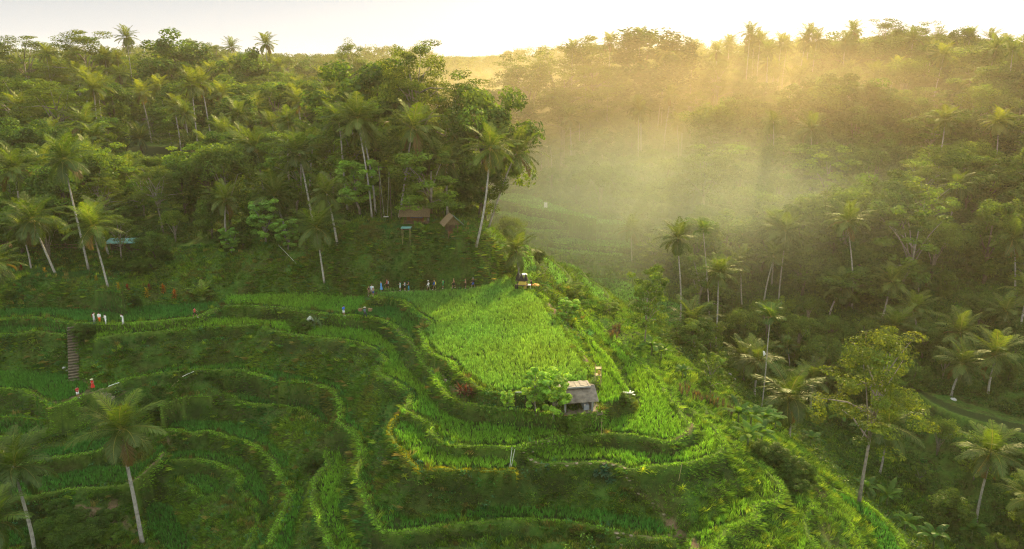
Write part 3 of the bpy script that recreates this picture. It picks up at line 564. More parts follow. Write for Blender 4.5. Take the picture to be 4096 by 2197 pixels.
def tree_kind(kind, seed):
    """returns (wood mesh, leaf mesh, height) of one tree"""
    r = np.random.default_rng(seed); W = MB(); dark = kind in ('dome', 'column')
    if kind == 'dome':
        H = 13; n = 64; d = nrm(r.normal(0, 1, (n, 3)) + np.array([0, 0, .35])); rad_ = r.uniform(.45, 1.0, n) ** .6; lob = 1 + .28 * np.sin(np.arctan2(d[:, 1], d[:, 0]) * 3 + seed)
        cen = d * rad_[:, None] * np.array([4.9, 4.9, 5.0]) * lob[:, None] + np.array([0, 0, 7.6]); rad = np.tile(r.uniform(.9, 1.7, (n, 1)), (1, 3)) * np.array([1.1, 1.1, .75]); nl, sz, up = 210, .30, .7; limbs = 8; fork = 4.2; col = np.array([.068, .135, .018])
    elif kind == 'column':
        H = 17; n = 76; z = r.uniform(2.5, 16, n); R_ = 4.0 * np.sin(math.pi * np.clip((z - 2.5) / 15, 0, 1)) ** .6; a = r.random(n) * 6.28; q = r.uniform(.3, 1, n) ** .5 * R_
        cen = np.stack([np.cos(a) * q, np.sin(a) * q, z], 1); rad = np.tile(r.uniform(.8, 1.6, (n, 1)), (1, 3)); nl, sz, up = 200, .29, .5; limbs = 10; fork = 5; col = np.array([.055, .115, .018])
    elif kind == 'layer':
        H = 19; n = 80; a = r.random(n) * 6.28; tier = r.integers(0, 5, n); q = r.uniform(.15, 1, n) ** .6 * (9.2 - 1.1 * tier)
        cen = np.stack([np.cos(a) * q, np.sin(a) * q, 11.5 + tier * 1.5 - q * .16 + r.normal(0, .8, n)], 1); rad = np.stack([r.uniform(1.2, 2.3, n), r.uniform(1.2, 2.3, n), r.uniform(.35, .8, n)], 1); nl, sz, up = 200, .24, 1.6; limbs = 20; fork = 7; col = np.array([.085, .14, .02])
    elif kind == 'airy':
        H = 12; n = 62; a = r.random(n) * 6.28; z = r.uniform(3, 12, n); q = r.uniform(.2, 1, n) ** .6 * 3.9
        cen = np.stack([np.cos(a) * q, np.sin(a) * q, z], 1); rad = np.stack([r.uniform(.7, 1.3, n)] * 2 + [r.uniform(.3, .6, n)], 1); nl, sz, up = 105, .28, .9; limbs = 12; fork = 3.5; col = np.array([.10, .185, .025])
    elif kind == 'bamboo':
        H = 11; n = 60; a = r.random(n) * 6.28; f = r.random(n); q = f ** 1.4 * 4.2
        cen = np.stack([np.cos(a) * q, np.sin(a) * q, 3.6 + 6.4 * np.sin(math.pi * (.25 + .5 * (1 - f))) + r.normal(0, .6, n)], 1); rad = np.stack([r.uniform(.8, 1.4, n)] * 2 + [r.uniform(.8, 1.5, n)], 1); nl, sz, up = 170, .17, .2; limbs = 14; fork = .5; col = np.array([.08, .145, .024])
    elif kind == 'broad':      # big pale leaves in rosettes
        H = 8; n = 56; a = r.random(n) * 6.28; z = r.uniform(1.8, 8, n); q = r.uniform(.2, 1, n) ** .6 * 2.6
        cen = np.stack([np.cos(a) * q, np.sin(a) * q, z], 1); rad = np.stack([r.uniform(.5, .9, n)] * 2 + [r.uniform(.25, .45, n)], 1); nl, sz, up = 95, .36, 1.1; limbs = 10; fork = 2; col = np.array([.17, .33, .06])
    tint = np.tile(col, (len(cen), 1)) * r.uniform(.7, 1.35, (len(cen), 1)) * (1 + np.array([[.15, .05, 0]]) * r.normal(0, .6, (len(cen), 1)))
    v, t = leaves(r, cen, rad, nl, sz, np.clip(tint, .01, 1), up, drop=.35 if kind == 'bamboo' else 0, elong=2.6 if kind in ('bamboo',) else 1.5)
    V = v.reshape(-1, 3); lm = mesh_np('crown', V, np.arange(len(V)).reshape(-1, 4), M['leaf'], np.repeat(t, 4, 0), smooth=False, link=False)
    lean = r.normal(0, .4, 2)
    if kind == 'bamboo':
        for k in range(limbs): q = cen[k % len(cen)]; W.tube([(0, 0, -.3), (q[0] * .12, q[1] * .12, q[2] * .5), (q[0] * .5, q[1] * .5, q[2] * .92), q], [.09, .08, .05, .02], 4)
    else:
        tr = .26 if H > 12 else .16; W.tube([(0, 0, -.4), (lean[0] * .3, lean[1] * .3, fork * .5), (lean[0], lean[1], fork), (lean[0] * 1.2, lean[1] * 1.2, H * .72)], [tr * 1.4, tr, tr * .85, tr * .3], 8)
        for k in range(limbs):
            q = cen[int(k * len(cen) / limbs)]; b0 = np.array([lean[0], lean[1], min(fork * (1 + .4 * (k % 3)), q[2] - .8)]); m_ = (b0 + q) / 2 + np.array([0, 0, .5]); W.tube([b0, m_, q], [tr * .55, tr * .35, tr * .12], 5)
    return (W.mesh('trunk', M['dbark'] if dark else M['bark'], True), lm, H)
TK = {}
for kk, cnt in (('dome', 6), ('column', 4), ('layer', 4), ('airy', 4), ('bamboo', 3), ('broad', 2)): TK[kk] = [tree_kind(kk, 300 + 31 * q + len(kk)) for q in range(cnt)]
TN = dict(dome='broadleaf_tree', column='jungle_tree', layer='umbrella_tree', airy='airy_tree', bamboo='bamboo_clump', broad='large_leaved_tree')
TCAT = dict(dome='tree', column='tree', layer='tree', airy='tree', bamboo='bamboo', broad='tree')
def tree(kind, p, h, label, group=None, wide=1.0, rz=None, v=None, mat=None):
    r_ = random.Random(int(abs(p[0] * 13 + p[1] * 7)) + int(h)); wm, lm, H = TK[kind][v if v is not None else r_.randrange(len(TK[kind]))]
    root = empty(TN[kind], (p[0], p[1], p[2] - .2), rz if rz is not None else r_.uniform(0, 6.28)); s = h / H; root.scale = (s * wide, s * wide, s); tag(root, label, TCAT[kind], group)
    for nm, me in (('trunk', wm), ('crown', lm)): o = bpy.data.objects.new(nm, me); COL.objects.link(o); o.parent = root
    return root
def at_h(sx, sy, h, dmin=95, dmax=330, fall=270):
    """where along a picture ray a thing of height h would stand on the ground with its top on the ray"""
    a, b_, c = ray(sx, sy); t = np.arange(dmin, dmax, .5); cl = HC + c * t - height(a * t, b_ * t) - h
    k = np.nonzero(cl < 0)[0]; tt = t[k[0]] if len(k) and k[0] > 0 else fall
    x_, y_ = a * tt, b_ * tt; g = float(height(x_, y_)); return (x_, y_, g), (x_, y_, HC + c * tt)
def on(sx, sy, p):
    """point on the picture ray at the same forward distance as p"""
    a, b_, c = ray(sx, sy); t = p[1] / b_; return (a * t, p[1], HC + c * t)
SKY = np.array([(-200,95),(0,90),(60,70),(200,80),(225,125),(240,135),(300,110),(420,95),(530,105),(600,130),(700,130),(830,130),(890,125),(940,100),(1070,110),(1090,135),(1200,138),(1250,135),(1290,120),(1400,100),(1500,102),(1590,125),(1600,95),(1660,85),(1700,102),(1900,90),(1960,105),(2140,90),(2220,75),(2360,80),(2450,85),(2576,102),(2800,110)]) * 4096 / 2576
SKYL = SKY
# ------------------------------------------------------------------ palms one can point to: (crown, foot) in picture pixels
gp = 'coconut palms on the left slope'
PROT = []
def pb(crown, foot, cm, label, group=None, **k):
    f = hit(*foot); PROT.append((crown[0], crown[1], foot[0], foot[1], f.y)); return palm(f, on(crown[0], crown[1], f), cm, label, group, **k)
zz1 = mk(0, 0); zz2 = mk(1350, 0); zz3 = mk(2696, 0)
o1 = lambda f, u, v: f((u, v))[0]
pb(o1(ZD, 890, 500), o1(ZD, 1050, 1350), PCN[0], 'large coconut palm on a curved pale trunk before the lower left terraces', gp, rad=.2, bend=-.5, scale=.93, rz=.4)
pb(o1(ZD, 110, 770), o1(ZD, 262, 1420), PCN[1], 'coconut palm at the left edge whose trunk leaves through the bottom edge', gp, rad=.17, bend=-.2, scale=.85)
pb(o1(ZD, -60, 1180), (60, 2450), PCN[2], 'palm mostly outside the left edge with fronds reaching over the lowest terraces', gp, rad=.17, scale=.7)
pb(o1(ZA, 240, 330), o1(ZA, 412, 735), PCN[1], 'leaning coconut palm with a white trunk and hanging fronds left of the tallest leaning palm', gp, bend=-.3, scale=1.0, rad=.16)
pb(o1(ZA, 165, 400), o1(ZA, 230, 700), PC[1], 'thin short palm trunk at far left behind the leaning white palm', gp, rad=.12, scale=.7)
pb((255, 640), o1(ZA, 655, 705), PCN[2], 'tallest leaning coconut palm of the left group, its crown lit yellow above the rest', gp, bend=-.3, scale=1.0, rad=.15)
pb(o1(ZA, 680, 385), o1(ZA, 795, 825), PCN[0], 'leaning coconut palm with orange nuts standing nearest the paddy edge at left', gp, bend=-.2, scale=.9, rad=.14, rz=2.0)
pb(o1(ZA, 2330, 390), o1(ZA, 2388, 800), PCN[2], 'pale green coconut palm standing alone on the grassy slope above the long paddy', gp, bend=-.1, scale=.92, rad=.14, rz=1.)
pb(o1(ZA, -45, 660), (-80, 1330), PC[2], 'palm outside the left edge whose fronds hang into view beside the bank', gp, scale=.8)
pb((1192, 620), (1255, 900), PC[3], 'coconut palm with a lit crown behind the lone palm on the grassy slope', gp, scale=1.1)
pb((1022, 600), (1070, 850), PC[4], 'broad coconut palm crown left of the swing clearing', gp, scale=1.1)
pb((900, 800), (905, 960), PC[5], 'low shaded palm half hidden in the trees above the grassy slope', gp, scale=.8)
pb((1655, 515), o1(ZB, 450, 330), PCN[0], 'bright coconut palm crown on a straight white trunk beside the thatched hut', gp, scale=1.05, rad=.16, bend=.2)
pb((1431, 478), o1(ZB, 255, 322), PC[6], 'coconut palm with a grey trunk standing by the swing', gp, scale=1.15, rad=.15)
pb((1785, 655), (1790, 860), PC[0], 'coconut palm with orange nuts above the gabled hut', gp, scale=1.1)
pb((1962, 594), o1(ZB, 1018, 535), PCN[1], 'coconut palm on a curved white trunk rooted at the brink of the bank', gp, scale=.95, rad=.17, bend=-.6)
pb((2068, 615), o1(ZB, 1110, 390), PC[2], 'dark coconut palm leaning out over the valley at the end of the wooded spur', gp, scale=1.1, bend=.3)
pb((2040, 665), o1(ZB, 1090, 290), PC[5], 'low dark palm leaning beside the brink with a brown trunk', gp, scale=1.0, bend=.4)
pb((1834, 538), (1850, 800), PC[3], 'coconut palm between the curved white palm and the bright crown', gp, scale=1.0)
pb((1590, 360), (1590, 640), PCG[0], 'coconut palm under the tall umbrella tree', gp, scale=1.1)
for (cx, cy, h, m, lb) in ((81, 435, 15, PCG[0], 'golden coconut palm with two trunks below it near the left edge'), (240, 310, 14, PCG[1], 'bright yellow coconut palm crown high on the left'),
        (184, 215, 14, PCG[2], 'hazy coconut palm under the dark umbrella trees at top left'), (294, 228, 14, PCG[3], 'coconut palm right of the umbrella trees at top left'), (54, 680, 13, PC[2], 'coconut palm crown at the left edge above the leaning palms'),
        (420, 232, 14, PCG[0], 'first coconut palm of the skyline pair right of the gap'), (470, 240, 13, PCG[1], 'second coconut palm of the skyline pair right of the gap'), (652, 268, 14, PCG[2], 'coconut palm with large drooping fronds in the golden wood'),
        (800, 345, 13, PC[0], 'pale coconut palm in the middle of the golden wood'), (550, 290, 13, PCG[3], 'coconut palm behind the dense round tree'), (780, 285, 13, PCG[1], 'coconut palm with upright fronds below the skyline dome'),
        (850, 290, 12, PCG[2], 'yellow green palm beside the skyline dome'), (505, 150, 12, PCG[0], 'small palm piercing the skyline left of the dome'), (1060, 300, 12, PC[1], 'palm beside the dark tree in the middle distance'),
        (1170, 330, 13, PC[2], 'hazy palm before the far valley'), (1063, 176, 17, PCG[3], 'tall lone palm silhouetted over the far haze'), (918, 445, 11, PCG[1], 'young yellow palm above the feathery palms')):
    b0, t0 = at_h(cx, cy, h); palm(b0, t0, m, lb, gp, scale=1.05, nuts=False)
for (cx, cy, h, m, lb) in ((765, 600, 7, SHAG[0], 'dark feathery palm with long arching fronds above the forest field'), (560, 560, 6, SHAG[1], 'dark feathery palm left of the forest field'), (450, 660, 6, SHAG[0], 'low dark feathery palm among the left palms')):
    b0, t0 = at_h(cx, cy, h); palm(b0, t0, m, lb, 'dark feathery palms', nuts=False, tmat=M['dbark'], rad=.3, scale=1.15)
# right hand side of the valley
gr_ = 'coconut palms on the right slope'
for (c_, f_, m, s, lb) in ((o1(ZC, 30, 470), o1(ZC, 45, 1110), PC[0], 1.0, 'slender coconut palm beside the round misty paddy'), (o1(ZC, 820, 420), o1(ZC, 770, 930), PC[1], 1.15, 'full coconut palm with a leaning trunk in the middle of the right slope'),
        (o1(ZC, 1280, 345), o1(ZC, 1310, 985), PC[2], 1.05, 'coconut palm with flat spreading fronds and a thin white trunk on the right slope'), (o1(ZC, 330, 730), o1(ZC, 305, 1260), PC[3], 1.0, 'coconut palm with a thin trunk just above the banana plants'),
        (o1(ZC, 2490, 470), o1(ZC, 2510, 850), PCN[0], 1.05, 'large yellow green palm at the right edge with hanging nuts'), (o1(ZC, 480, 650), o1(ZC, 500, 960), PC[4], 1.0, 'palm with soft fronds behind the thin trunked palm'),
        (o1(ZC, 500, 440), o1(ZC, 510, 740), PC[5], .9, 'misty palm behind the red roofed hut'), (o1(ZF, 850, 260), o1(ZF, 850, 560), PCN[1], 1.15, 'spiky shaded palm behind the bright banana clump'),
        (o1(ZF, 1580, 480), o1(ZF, 1512, 835), PCN[2], 1.05, 'large star shaped palm crown in the lower right gorge'), (o1(ZF, 2330, 670), o1(ZF, 2222, 1180), PCN[0], .95, 'ragged palm with brown hanging fronds in the lower right corner'),
        (o1(ZF, 2640, 1020), o1(ZF, 2640, 1500), PC[6], .9, 'palm cut by the right edge in the bottom corner'), (o1(ZC, 2440, 1010), o1(ZC, 2470, 1230), PC[0], .95, 'hazy palm low at the right edge'),
        (o1(ZB, 2160, 405), o1(ZB, 2165, 640), PC[2], 1.0, 'palm standing at the end of the far misty terraces'), (o1(ZB, 2390, 215), o1(ZB, 2395, 460), PC[1], .9, 'faint palm in the mist beyond the far terraces'),
        ((2274, 473), (2293, 712), PC[3], 1.15, 'lone misty palm with flat fronds nearest the wooded spur'), ((2404, 560), (2412, 717), PC[4], 1.0, 'short misty palm right of the lone one'), ((2200, 576), (2209, 701), PC[5], .9, 'faint short palm in the thickest mist'),
        ((2551, 429), (2554, 690), PC[6], 1.1, 'tall misty palm with a straight white trunk in the sun shafts'), ((2431, 326), (2440, 489), PCG[0], 1.0, 'golden palm with a thin trunk high in the haze'), ((3093, 489), (3090, 760), PC[0], 1.0, 'upright misty palm left of the feathery pale palm'),
        ((3245, 520), (3240, 760), PC[2], 1.1, 'palm with one long frond held level on the right slope'), ((3166, 310), (3152, 450), PCG[1], 1.0, 'double trunked hanging palm in golden haze'), ((4087, 342), (4071, 516), PCG[2], 1.0, 'golden palm cut by the right edge'),
        ((2709, 489), (2712, 640), PCG[3], .9, 'thin golden palm beside the sun shafts'), ((3832, 360), (3820, 520), PC[1], .9, 'drooping palm high on the right slope'), (o1(ZC, 1790, 745), o1(ZC, 1800, 880), PC[4], .8, 'faint shaded palm in the dark right thicket')):
    pb(c_, f_, m, lb, gr_, scale=s * .95, rad=.15, nuts=False)
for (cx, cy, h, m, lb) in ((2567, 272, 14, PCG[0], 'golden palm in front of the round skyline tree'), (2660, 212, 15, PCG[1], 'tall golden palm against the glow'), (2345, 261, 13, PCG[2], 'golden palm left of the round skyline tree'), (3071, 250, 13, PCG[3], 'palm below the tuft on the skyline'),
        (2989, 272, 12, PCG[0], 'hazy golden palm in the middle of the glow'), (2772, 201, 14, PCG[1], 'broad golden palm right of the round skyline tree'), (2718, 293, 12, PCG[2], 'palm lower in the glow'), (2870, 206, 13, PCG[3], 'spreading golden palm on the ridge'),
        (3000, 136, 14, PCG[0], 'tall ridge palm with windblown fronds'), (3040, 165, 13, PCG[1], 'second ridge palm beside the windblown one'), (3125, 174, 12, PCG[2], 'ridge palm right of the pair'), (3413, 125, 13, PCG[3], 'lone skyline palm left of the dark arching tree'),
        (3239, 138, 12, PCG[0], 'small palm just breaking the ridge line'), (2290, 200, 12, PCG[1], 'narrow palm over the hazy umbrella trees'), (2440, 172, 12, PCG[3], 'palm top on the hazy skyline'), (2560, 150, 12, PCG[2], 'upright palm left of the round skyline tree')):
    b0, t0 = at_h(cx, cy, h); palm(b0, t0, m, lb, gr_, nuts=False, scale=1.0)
# areca palms: thin ringed stems, short tufts
for (c_, f_, s, lb) in ((o1(ZC, 215, 410), o1(ZC, 262, 1120), 1.3, 'very thin areca palm with a green stem before the red roofed hut'), (o1(ZC, 712, 1050), o1(ZF, 640, 375), 1.35, 'dark areca palm with a pale spotted stem rising from the banana clump'), (o1(ZC, 835, 1265), o1(ZC, 850, 1420), 1.2, 'small areca palm right of the pale spotted stem')):
    pb(c_, f_, ARE[len(lb) % 2], lb, 'areca palms', name='areca_palm', rad=.10, scale=s, nuts=False, bend=.2)
# ------------------------------------------------------------------ trees one can point to
for (kd, cx, cy, h, wd_1, lb) in (
        ('layer', 320, 118, 20, 1.1, 'wide dark umbrella tree on the skyline at top left'), ('layer', 60, 140, 19, 1.0, 'umbrella tree at the far left of the skyline'),
        ('dome', 445, 285, 14, 1.0, 'dense round bright green tree standing over the left wood'), ('dome', 690, 150, 15, 1.2, 'dark domed tree at the highest point of the left wood'), ('dome', 985, 215, 13, 1.1, 'dark wide dome tree with bare gaps left of the far valley'),
        ('dome', 980, 270, 11, .9, 'bright green rounded tree before the dark dome'), ('column', 1175, 345, 12, 1.1, 'dark green tree at the mouth of the far valley'), ('dome', 1390, 250, 15, 1.2, 'bushy yellow green tree left of the tall umbrella tree'),
        ('airy', 600, 430, 10, 1.2, 'feathery light green tree beside the forest field'), ('airy', 770, 405, 11, 1.2, 'second feathery light green tree right of the forest field'), ('airy', 690, 440, 9, 1.1, 'low feathery tree behind the forest field'),
        ('layer', 1780, 350, 14, .9, 'small umbrella tree right of the tall one'), ('column', 2020, 340, 19, 1.5, 'tall olive tree over the end of the wooded spur'), ('column', 1900, 400, 15, 1.2, 'bushy olive tree beside the valley'), 
        ('airy', 1700, 600, 13, 1.3, 'slender many leaved tree growing by the thatched hut'), ('broad', 1430, 640, 10, 1.1, 'grey green broad leaved tree left of the swing'), ('column', 1490, 530, 12, 1.0, 'drooping green tree behind the swing'),
        ('layer', 2110, 205, 17, .9, 'hazy umbrella tree leaning into the far valley'), ('layer', 2260, 175, 17, 1.1, 'layered hazy tree with pale forked trunks'), ('layer', 2250, 330, 15, .9, 'low layered tree in golden haze'), ('layer', 2370, 140, 15, .8, 'thin layered tree on the hazy skyline'),
        ('column', 2605, 110, 19, 1.9, 'big round tree in the glow on the skyline'), ('layer', 3560, 72, 16, .9, 'dark arching tree breaking the skyline at right'), ('dome', 3620, 130, 15, 1.4, 'dark dense dome below the arching tree'), ('layer', 3720, 80, 15, .9, 'branching tree right of the arching one on the skyline'),
        ('column', 3860, 105, 15, 1.2, 'pointed leafy tree on the right skyline'), ('dome', 4010, 145, 14, 1.3, 'lit tree on the skyline near the right edge'), ('dome', 3350, 150, 12, 1.3, 'dark round tree below the lone skyline palm'), ('layer', 1395, 150, 16, .5, 'thin distant tree standing up from the haze'),
        ('airy', 3900, 620, 14, 1.3, 'light green tree at the edge of the sunlit right slope'), ('airy', 3700, 640, 14, 1.2, 'green tree with a long bent pale branch'), ('dome', 10, 330, 12, 1.2, 'golden round tree at the left edge'), ('dome', 60, 600, 9, 1.3, 'bushy tree low at the left edge'),
        ('dome', 1150, 470, 9, 1.2, 'mid green tree below the hazy palms')):
    b0, t0 = at_h(cx, cy, h); tree(kd, b0, t0[2] - b0[2], lb, 'distinct trees of the wood', wd_1)
for x_, y_, tp, wd_1, v_, lb in ((-19.5, 148, 150, .68, 0, 'tall dark umbrella tree standing above the wooded spur against the sky'), (-29, 158, 240, 1.1, 1, 'broad yellow green tree left of the tall umbrella tree'), (-12, 150, 265, .8, 2, 'lower spreading umbrella tree right of the tall one'), (-5.5, 141, 345, .8, 1, 'leafy tree whose boughs hang over the misty valley')):
    g_ = float(height(x_, y_)); a, b_, c = ray(2048, tp); zt = HC + c * y_ / b_; tree('layer' if v_ != 1 else 'dome', (x_, y_, g_), zt - g_, lb, 'distinct trees of the wood', wd_1, v=v_)
rs = random.Random(12)
for k, px_ in enumerate((35, 95, 150, 205, 262, 300, 335, 372, 405, 450, 492, 540, 575, 610, 1290, 1350, 1400, 1450, 1500, 1545, 1580, 1840, 1905, 1950, 2010, 2060, 2120, 2290, 2430, 2500, 2555)):
    sx_ = px_ * 4096 / 2576 + rs.uniform(-20, 20); tp = float(np.interp(sx_, SKYL[:, 0], SKYL[:, 1])) + rs.uniform(-22, 22); a, b_, c = ray(sx_, tp); y_ = rs.uniform(205, 285); t_ = y_ / b_; x_ = a * t_; zt = HC + c * t_; g_ = float(height(x_, y_))
    while zt - g_ > 23 and y_ < 400: y_ += 6; t_ = y_ / b_; x_ = a * t_; zt = HC + c * t_; g_ = float(height(x_, y_))
    if zt - g_ > 26 or zt - g_ < 5: continue
    side = 'left' if px_ < 1000 else 'right'; kd = ('palm', 'column', 'layer', 'dome', 'palm', 'layer')[k % 6] if px_ < 1000 else 'palm'
    if kd == 'palm': palm((x_, y_, g_), (x_ + rs.uniform(-2, 2), y_, zt - 2.5), PC[k % 5], 'tall coconut palm breaking the ' + side + ' skyline', 'palms on the ' + side + ' skyline', nuts=False, scale=rs.uniform(.9, 1.15))
    else: tree(kd, (x_, y_, g_), zt - g_, {'column': 'tall leafy tree', 'layer': 'flat topped tree', 'dome': 'high round tree'}[kd] + ' breaking the ' + side + ' skyline', {'column': 'leafy trees', 'layer': 'flat topped trees', 'dome': 'round trees'}[kd] + ' on the ' + side + ' skyline', rs.uniform(.5, .75) if kd == 'layer' else rs.uniform(.65, .95))
def tf(kind, foot, top, label, group, wide=1.0, v=None):
    f = hit(*foot); t_ = on(top[0], top[1], f); return tree(kind, f, t_[2] - f[2], label, group, wide, v=v)
tf('airy', o1(ZB, 2262, 1235), o1(ZB, 2300, 690), 'light feathery tree on two thin stems beside the round misty paddy', None, .75)
tf('layer', o1(ZF, 1360, 1040), o1(ZC, 1500, 1130), 'tall tree with a bare pale trunk and a flat light green crown over the gorge', None, .62, 1)
tf('airy', o1(ZF, 270, 240), o1(ZC, 300, 1310), 'small upright tree with yellow green leaves on the brink of the gorge', None, .9)
tf('layer', o1(ZC, 390, 270), o1(ZC, 250, -190), 'slim umbrella tree with a long white trunk in the sun shafts', 'slim pale trunked trees', .45)
tf('layer', o1(ZC, 495, 110), o1(ZC, 430, -270), 'second slim pale trunked tree right of the sun shafts', 'slim pale trunked trees', .4)
tf('dome', o1(ZC, 1300, 960), o1(ZC, 1250, 660), 'wide low tree with pale leaf clusters behind the flat crowned palm', None, 2.2)
tf('broad', o1(ZE, 1590, 400), o1(ZE, 1560, 75), 'bright leafy tree beside the hut hiding its left wall', None, .95, 0)
tf('broad', o1(ZE, 1460, 375), o1(ZE, 1450, 50), 'pale topped leafy tree growing behind the one beside the hut', None, .8, 1)
tf('broad', o1(ZE, 1255, 352), o1(ZE, 1250, 212), 'small leafy shrub left of the rail on the terrace path', None, .95)
tf('dome', o1(ZB, 1485, 660), o1(ZB, 1480, 545), 'small round tree at the tip of the terraces in the mist', 'small trees down the terrace edge', 1.0)
tf('airy', o1(ZB, 1745, 905), o1(ZB, 1750, 790), 'small spreading tree below the umbrella stand', 'small trees down the terrace edge', 1.5)
tf('airy', o1(ZB, 2005, 1035), o1(ZB, 2000, 915), 'pale spreading bush on the mid slope', 'small trees down the terrace edge', 1.5)
tf('broad', o1(ZB, 1700, 1085), o1(ZB, 1700, 905), 'dark leafy shrub at the right edge of the main field', 'small trees down the terrace edge', 1.1)
for (u, v, u2, v2, lb) in ((470, 1280, 470, 1010, 'feathery bamboo clump behind the areca stem'), (680, 1200, 690, 930, 'bamboo mound left of the white trunked palm'), (900, 1320, 870, 1050, 'olive bamboo mound right of the areca palms'), (1060, 1440, 1050, 1200, 'yellowish bamboo clump low in the gorge'), (980, 1100, 950, 900, 'bamboo above the areca palms'), (1120, 1600, 1110, 1240, 'dark bamboo beside the bare trunk')):
    tf('bamboo', o1(ZC, u, v), o1(ZC, u2, v2), lb, 'bamboo in the gorge', 1.25)

# ------------------------------------------------------------------ the rest of the forest, each tree its own object
clear = [ZA((1250,500),(2450,420),(2500,900),(0,1000),(-200,760),(0,740),(500,760),(800,850),(1200,870)), ZB((0,380),(1180,380),(1260,520),(1220,800),(0,900)), ZA((850,-240),(1350,-220),(1300,-90),(850,-90)),
         ZB((1140,100),(1900,280),(2260,320),(2200,640),(2600,980),(2576,1130),(2150,1180),(1700,900),(1280,500),(1160,420)), ZF((1750,180),(2700,450),(2700,640),(1900,420),(1760,280)), ZF((-100,-100),(380,350),(850,900),(1200,930),(1750,1400),(-100,1400))]
tall = {}
def cleared(u, v):
    return any(bool(inpoly(np.array([u]), np.array([v]), pl)[0]) for pl in clear)
pts = []; r0 = random.Random(5); grid = {}
cand = []
for _ in range(30000):
    y_ = r0.uniform(118, 400) ; x_ = r0.uniform(-.74, .74) * y_ * 1.0
    if x_ > 55 and r0.random() < .0: continue
    cand.append((x_, y_))
for _ in range(1500): cand.append((r0.uniform(62, 100), r0.uniform(76, 118)))
nfill = 0; counts = {}
for x_, y_ in cand:
    sp_ = 5.8 + max(0, y_ - 120) * .030
    g = (int(x_ // 12), int(y_ // 12))
    if any((x_ - a) ** 2 + (y_ - b_) ** 2 < sp_ ** 2 for gx_ in (-1, 0, 1) for gy_ in (-1, 0, 1) for a, b_ in grid.get((g[0] + gx_, g[1] + gy_), ())): continue
    z_ = float(height(x_, y_)); u, v = proj(x_, y_, z_)
    if u < -150 or u > 4250: continue
    ir = float(sample(fix, np.array([x_]), np.array([y_]))[0])
    if ir or cleared(u, v) or cleared(*proj(x_, y_, z_ + 3)): continue
    right = x_ > 14
    rr_ = r0.random(); h = r0.uniform(9, 15) if y_ < 190 else r0.uniform(10, 20)
    kd = 'palm' if rr_ < (.22 if right else .34) else 'dome' if rr_ < .54 else 'column' if rr_ < .72 else 'airy' if rr_ < .82 else 'layer' if rr_ < .92 else 'bamboo'
    if y_ < 118: h = r0.uniform(3.5, 7); kd = 'airy' if r0.random() < .5 else 'dome' if r0.random() < .6 else 'bamboo'
    elif y_ < 150 and right: h = r0.uniform(4, 8); kd = kd if kd != 'layer' else 'airy'
    elif x_ > -36 and y_ > 126 and y_ < 175: h = r0.uniform(11, 20)
    elif y_ < 135: h = r0.uniform(5, 10)
    if kd == 'layer': h *= 1.15
    us, vs = proj(x_, y_, z_ + h); lim = np.interp(us, SKY[:, 0], SKY[:, 1])
    if vs < lim + 12:
        h = h - (lim + 12 - vs) * y_ / FPX
        if h < 4.5: continue
    us, vs = proj(x_, y_, z_ + h)
    if cleared(us, vs + 10) or cleared(us, vs + 60): 
        if y_ < 135: continue
        h *= .6
    hid = False
    for fr in (.25, .5, .75, 1.0):
        uu, vv = proj(x_, y_, z_ + h * fr)
        if y_ > 132 and right and cleared(uu, vv): hid = True
    for cu, cv, fu, fv, py_ in PROT:
        if y_ < py_ - 2 and py_ > 120:
            dpx = 3.2 * h / 13 * FPX / y_ ; tv = vs; bv = proj(x_, y_, z_)[1]
            if abs(us - cu) < dpx + 55 and tv < cv + 60 and bv > cv - 40: hid = True; break
            if abs(us - (cu + fu) / 2) < dpx + 4 and tv < (cv + fv * 2) / 3 and bv > cv: hid = True; break
    if hid: continue
    grid.setdefault(g, []).append((x_, y_)); pts.append((x_, y_, z_, h, kd, right))
    if len(pts) > 900: break
LB = {True: dict(palm='coconut palm among the hazy trees of the right slope', dome='rounded tree in the hazy wood of the right slope', column='tall leafy tree in the hazy wood of the right slope', airy='light open tree in the hazy wood of the right slope', layer='flat layered tree in the hazy wood of the right slope', bamboo='bamboo clump in the hazy wood of the right slope'),
      False: dict(palm='coconut palm among the trees of the left wood', dome='rounded tree in the left wood', column='tall leafy tree in the left wood', airy='light open tree in the left wood', layer='flat layered tree in the left wood', bamboo='bamboo clump in the left wood')}
for x_, y_, z_, h, kd, right in pts:
    counts[kd] = counts.get(kd, 0) + 1; side = 'right slope' if right else 'left wood'
    if kd == 'palm':
        rq = random.Random(int(x_ * 7 + y_)); lx = rq.uniform(-1.5, 1.5)
        palm((x_, y_, z_), (x_ + lx, y_ + rq.uniform(-1, 1), z_ + h), (PCG if y_ > 190 else PC)[rq.randrange(4)], LB[right][kd], 'palms of the ' + side, nuts=False, scale=rq.uniform(.85, 1.1))
    else: tree(kd, (x_, y_, z_), h, LB[right][kd], {'dome': 'rounded trees', 'column': 'tall leafy trees', 'airy': 'light open trees', 'layer': 'layered trees', 'bamboo': 'bamboo clumps'}[kd] + ' of the ' + side, (1.15 if kd != 'layer' else .85) * (1.22 if y_ > 175 else 1))
print('forest', len(pts), counts)

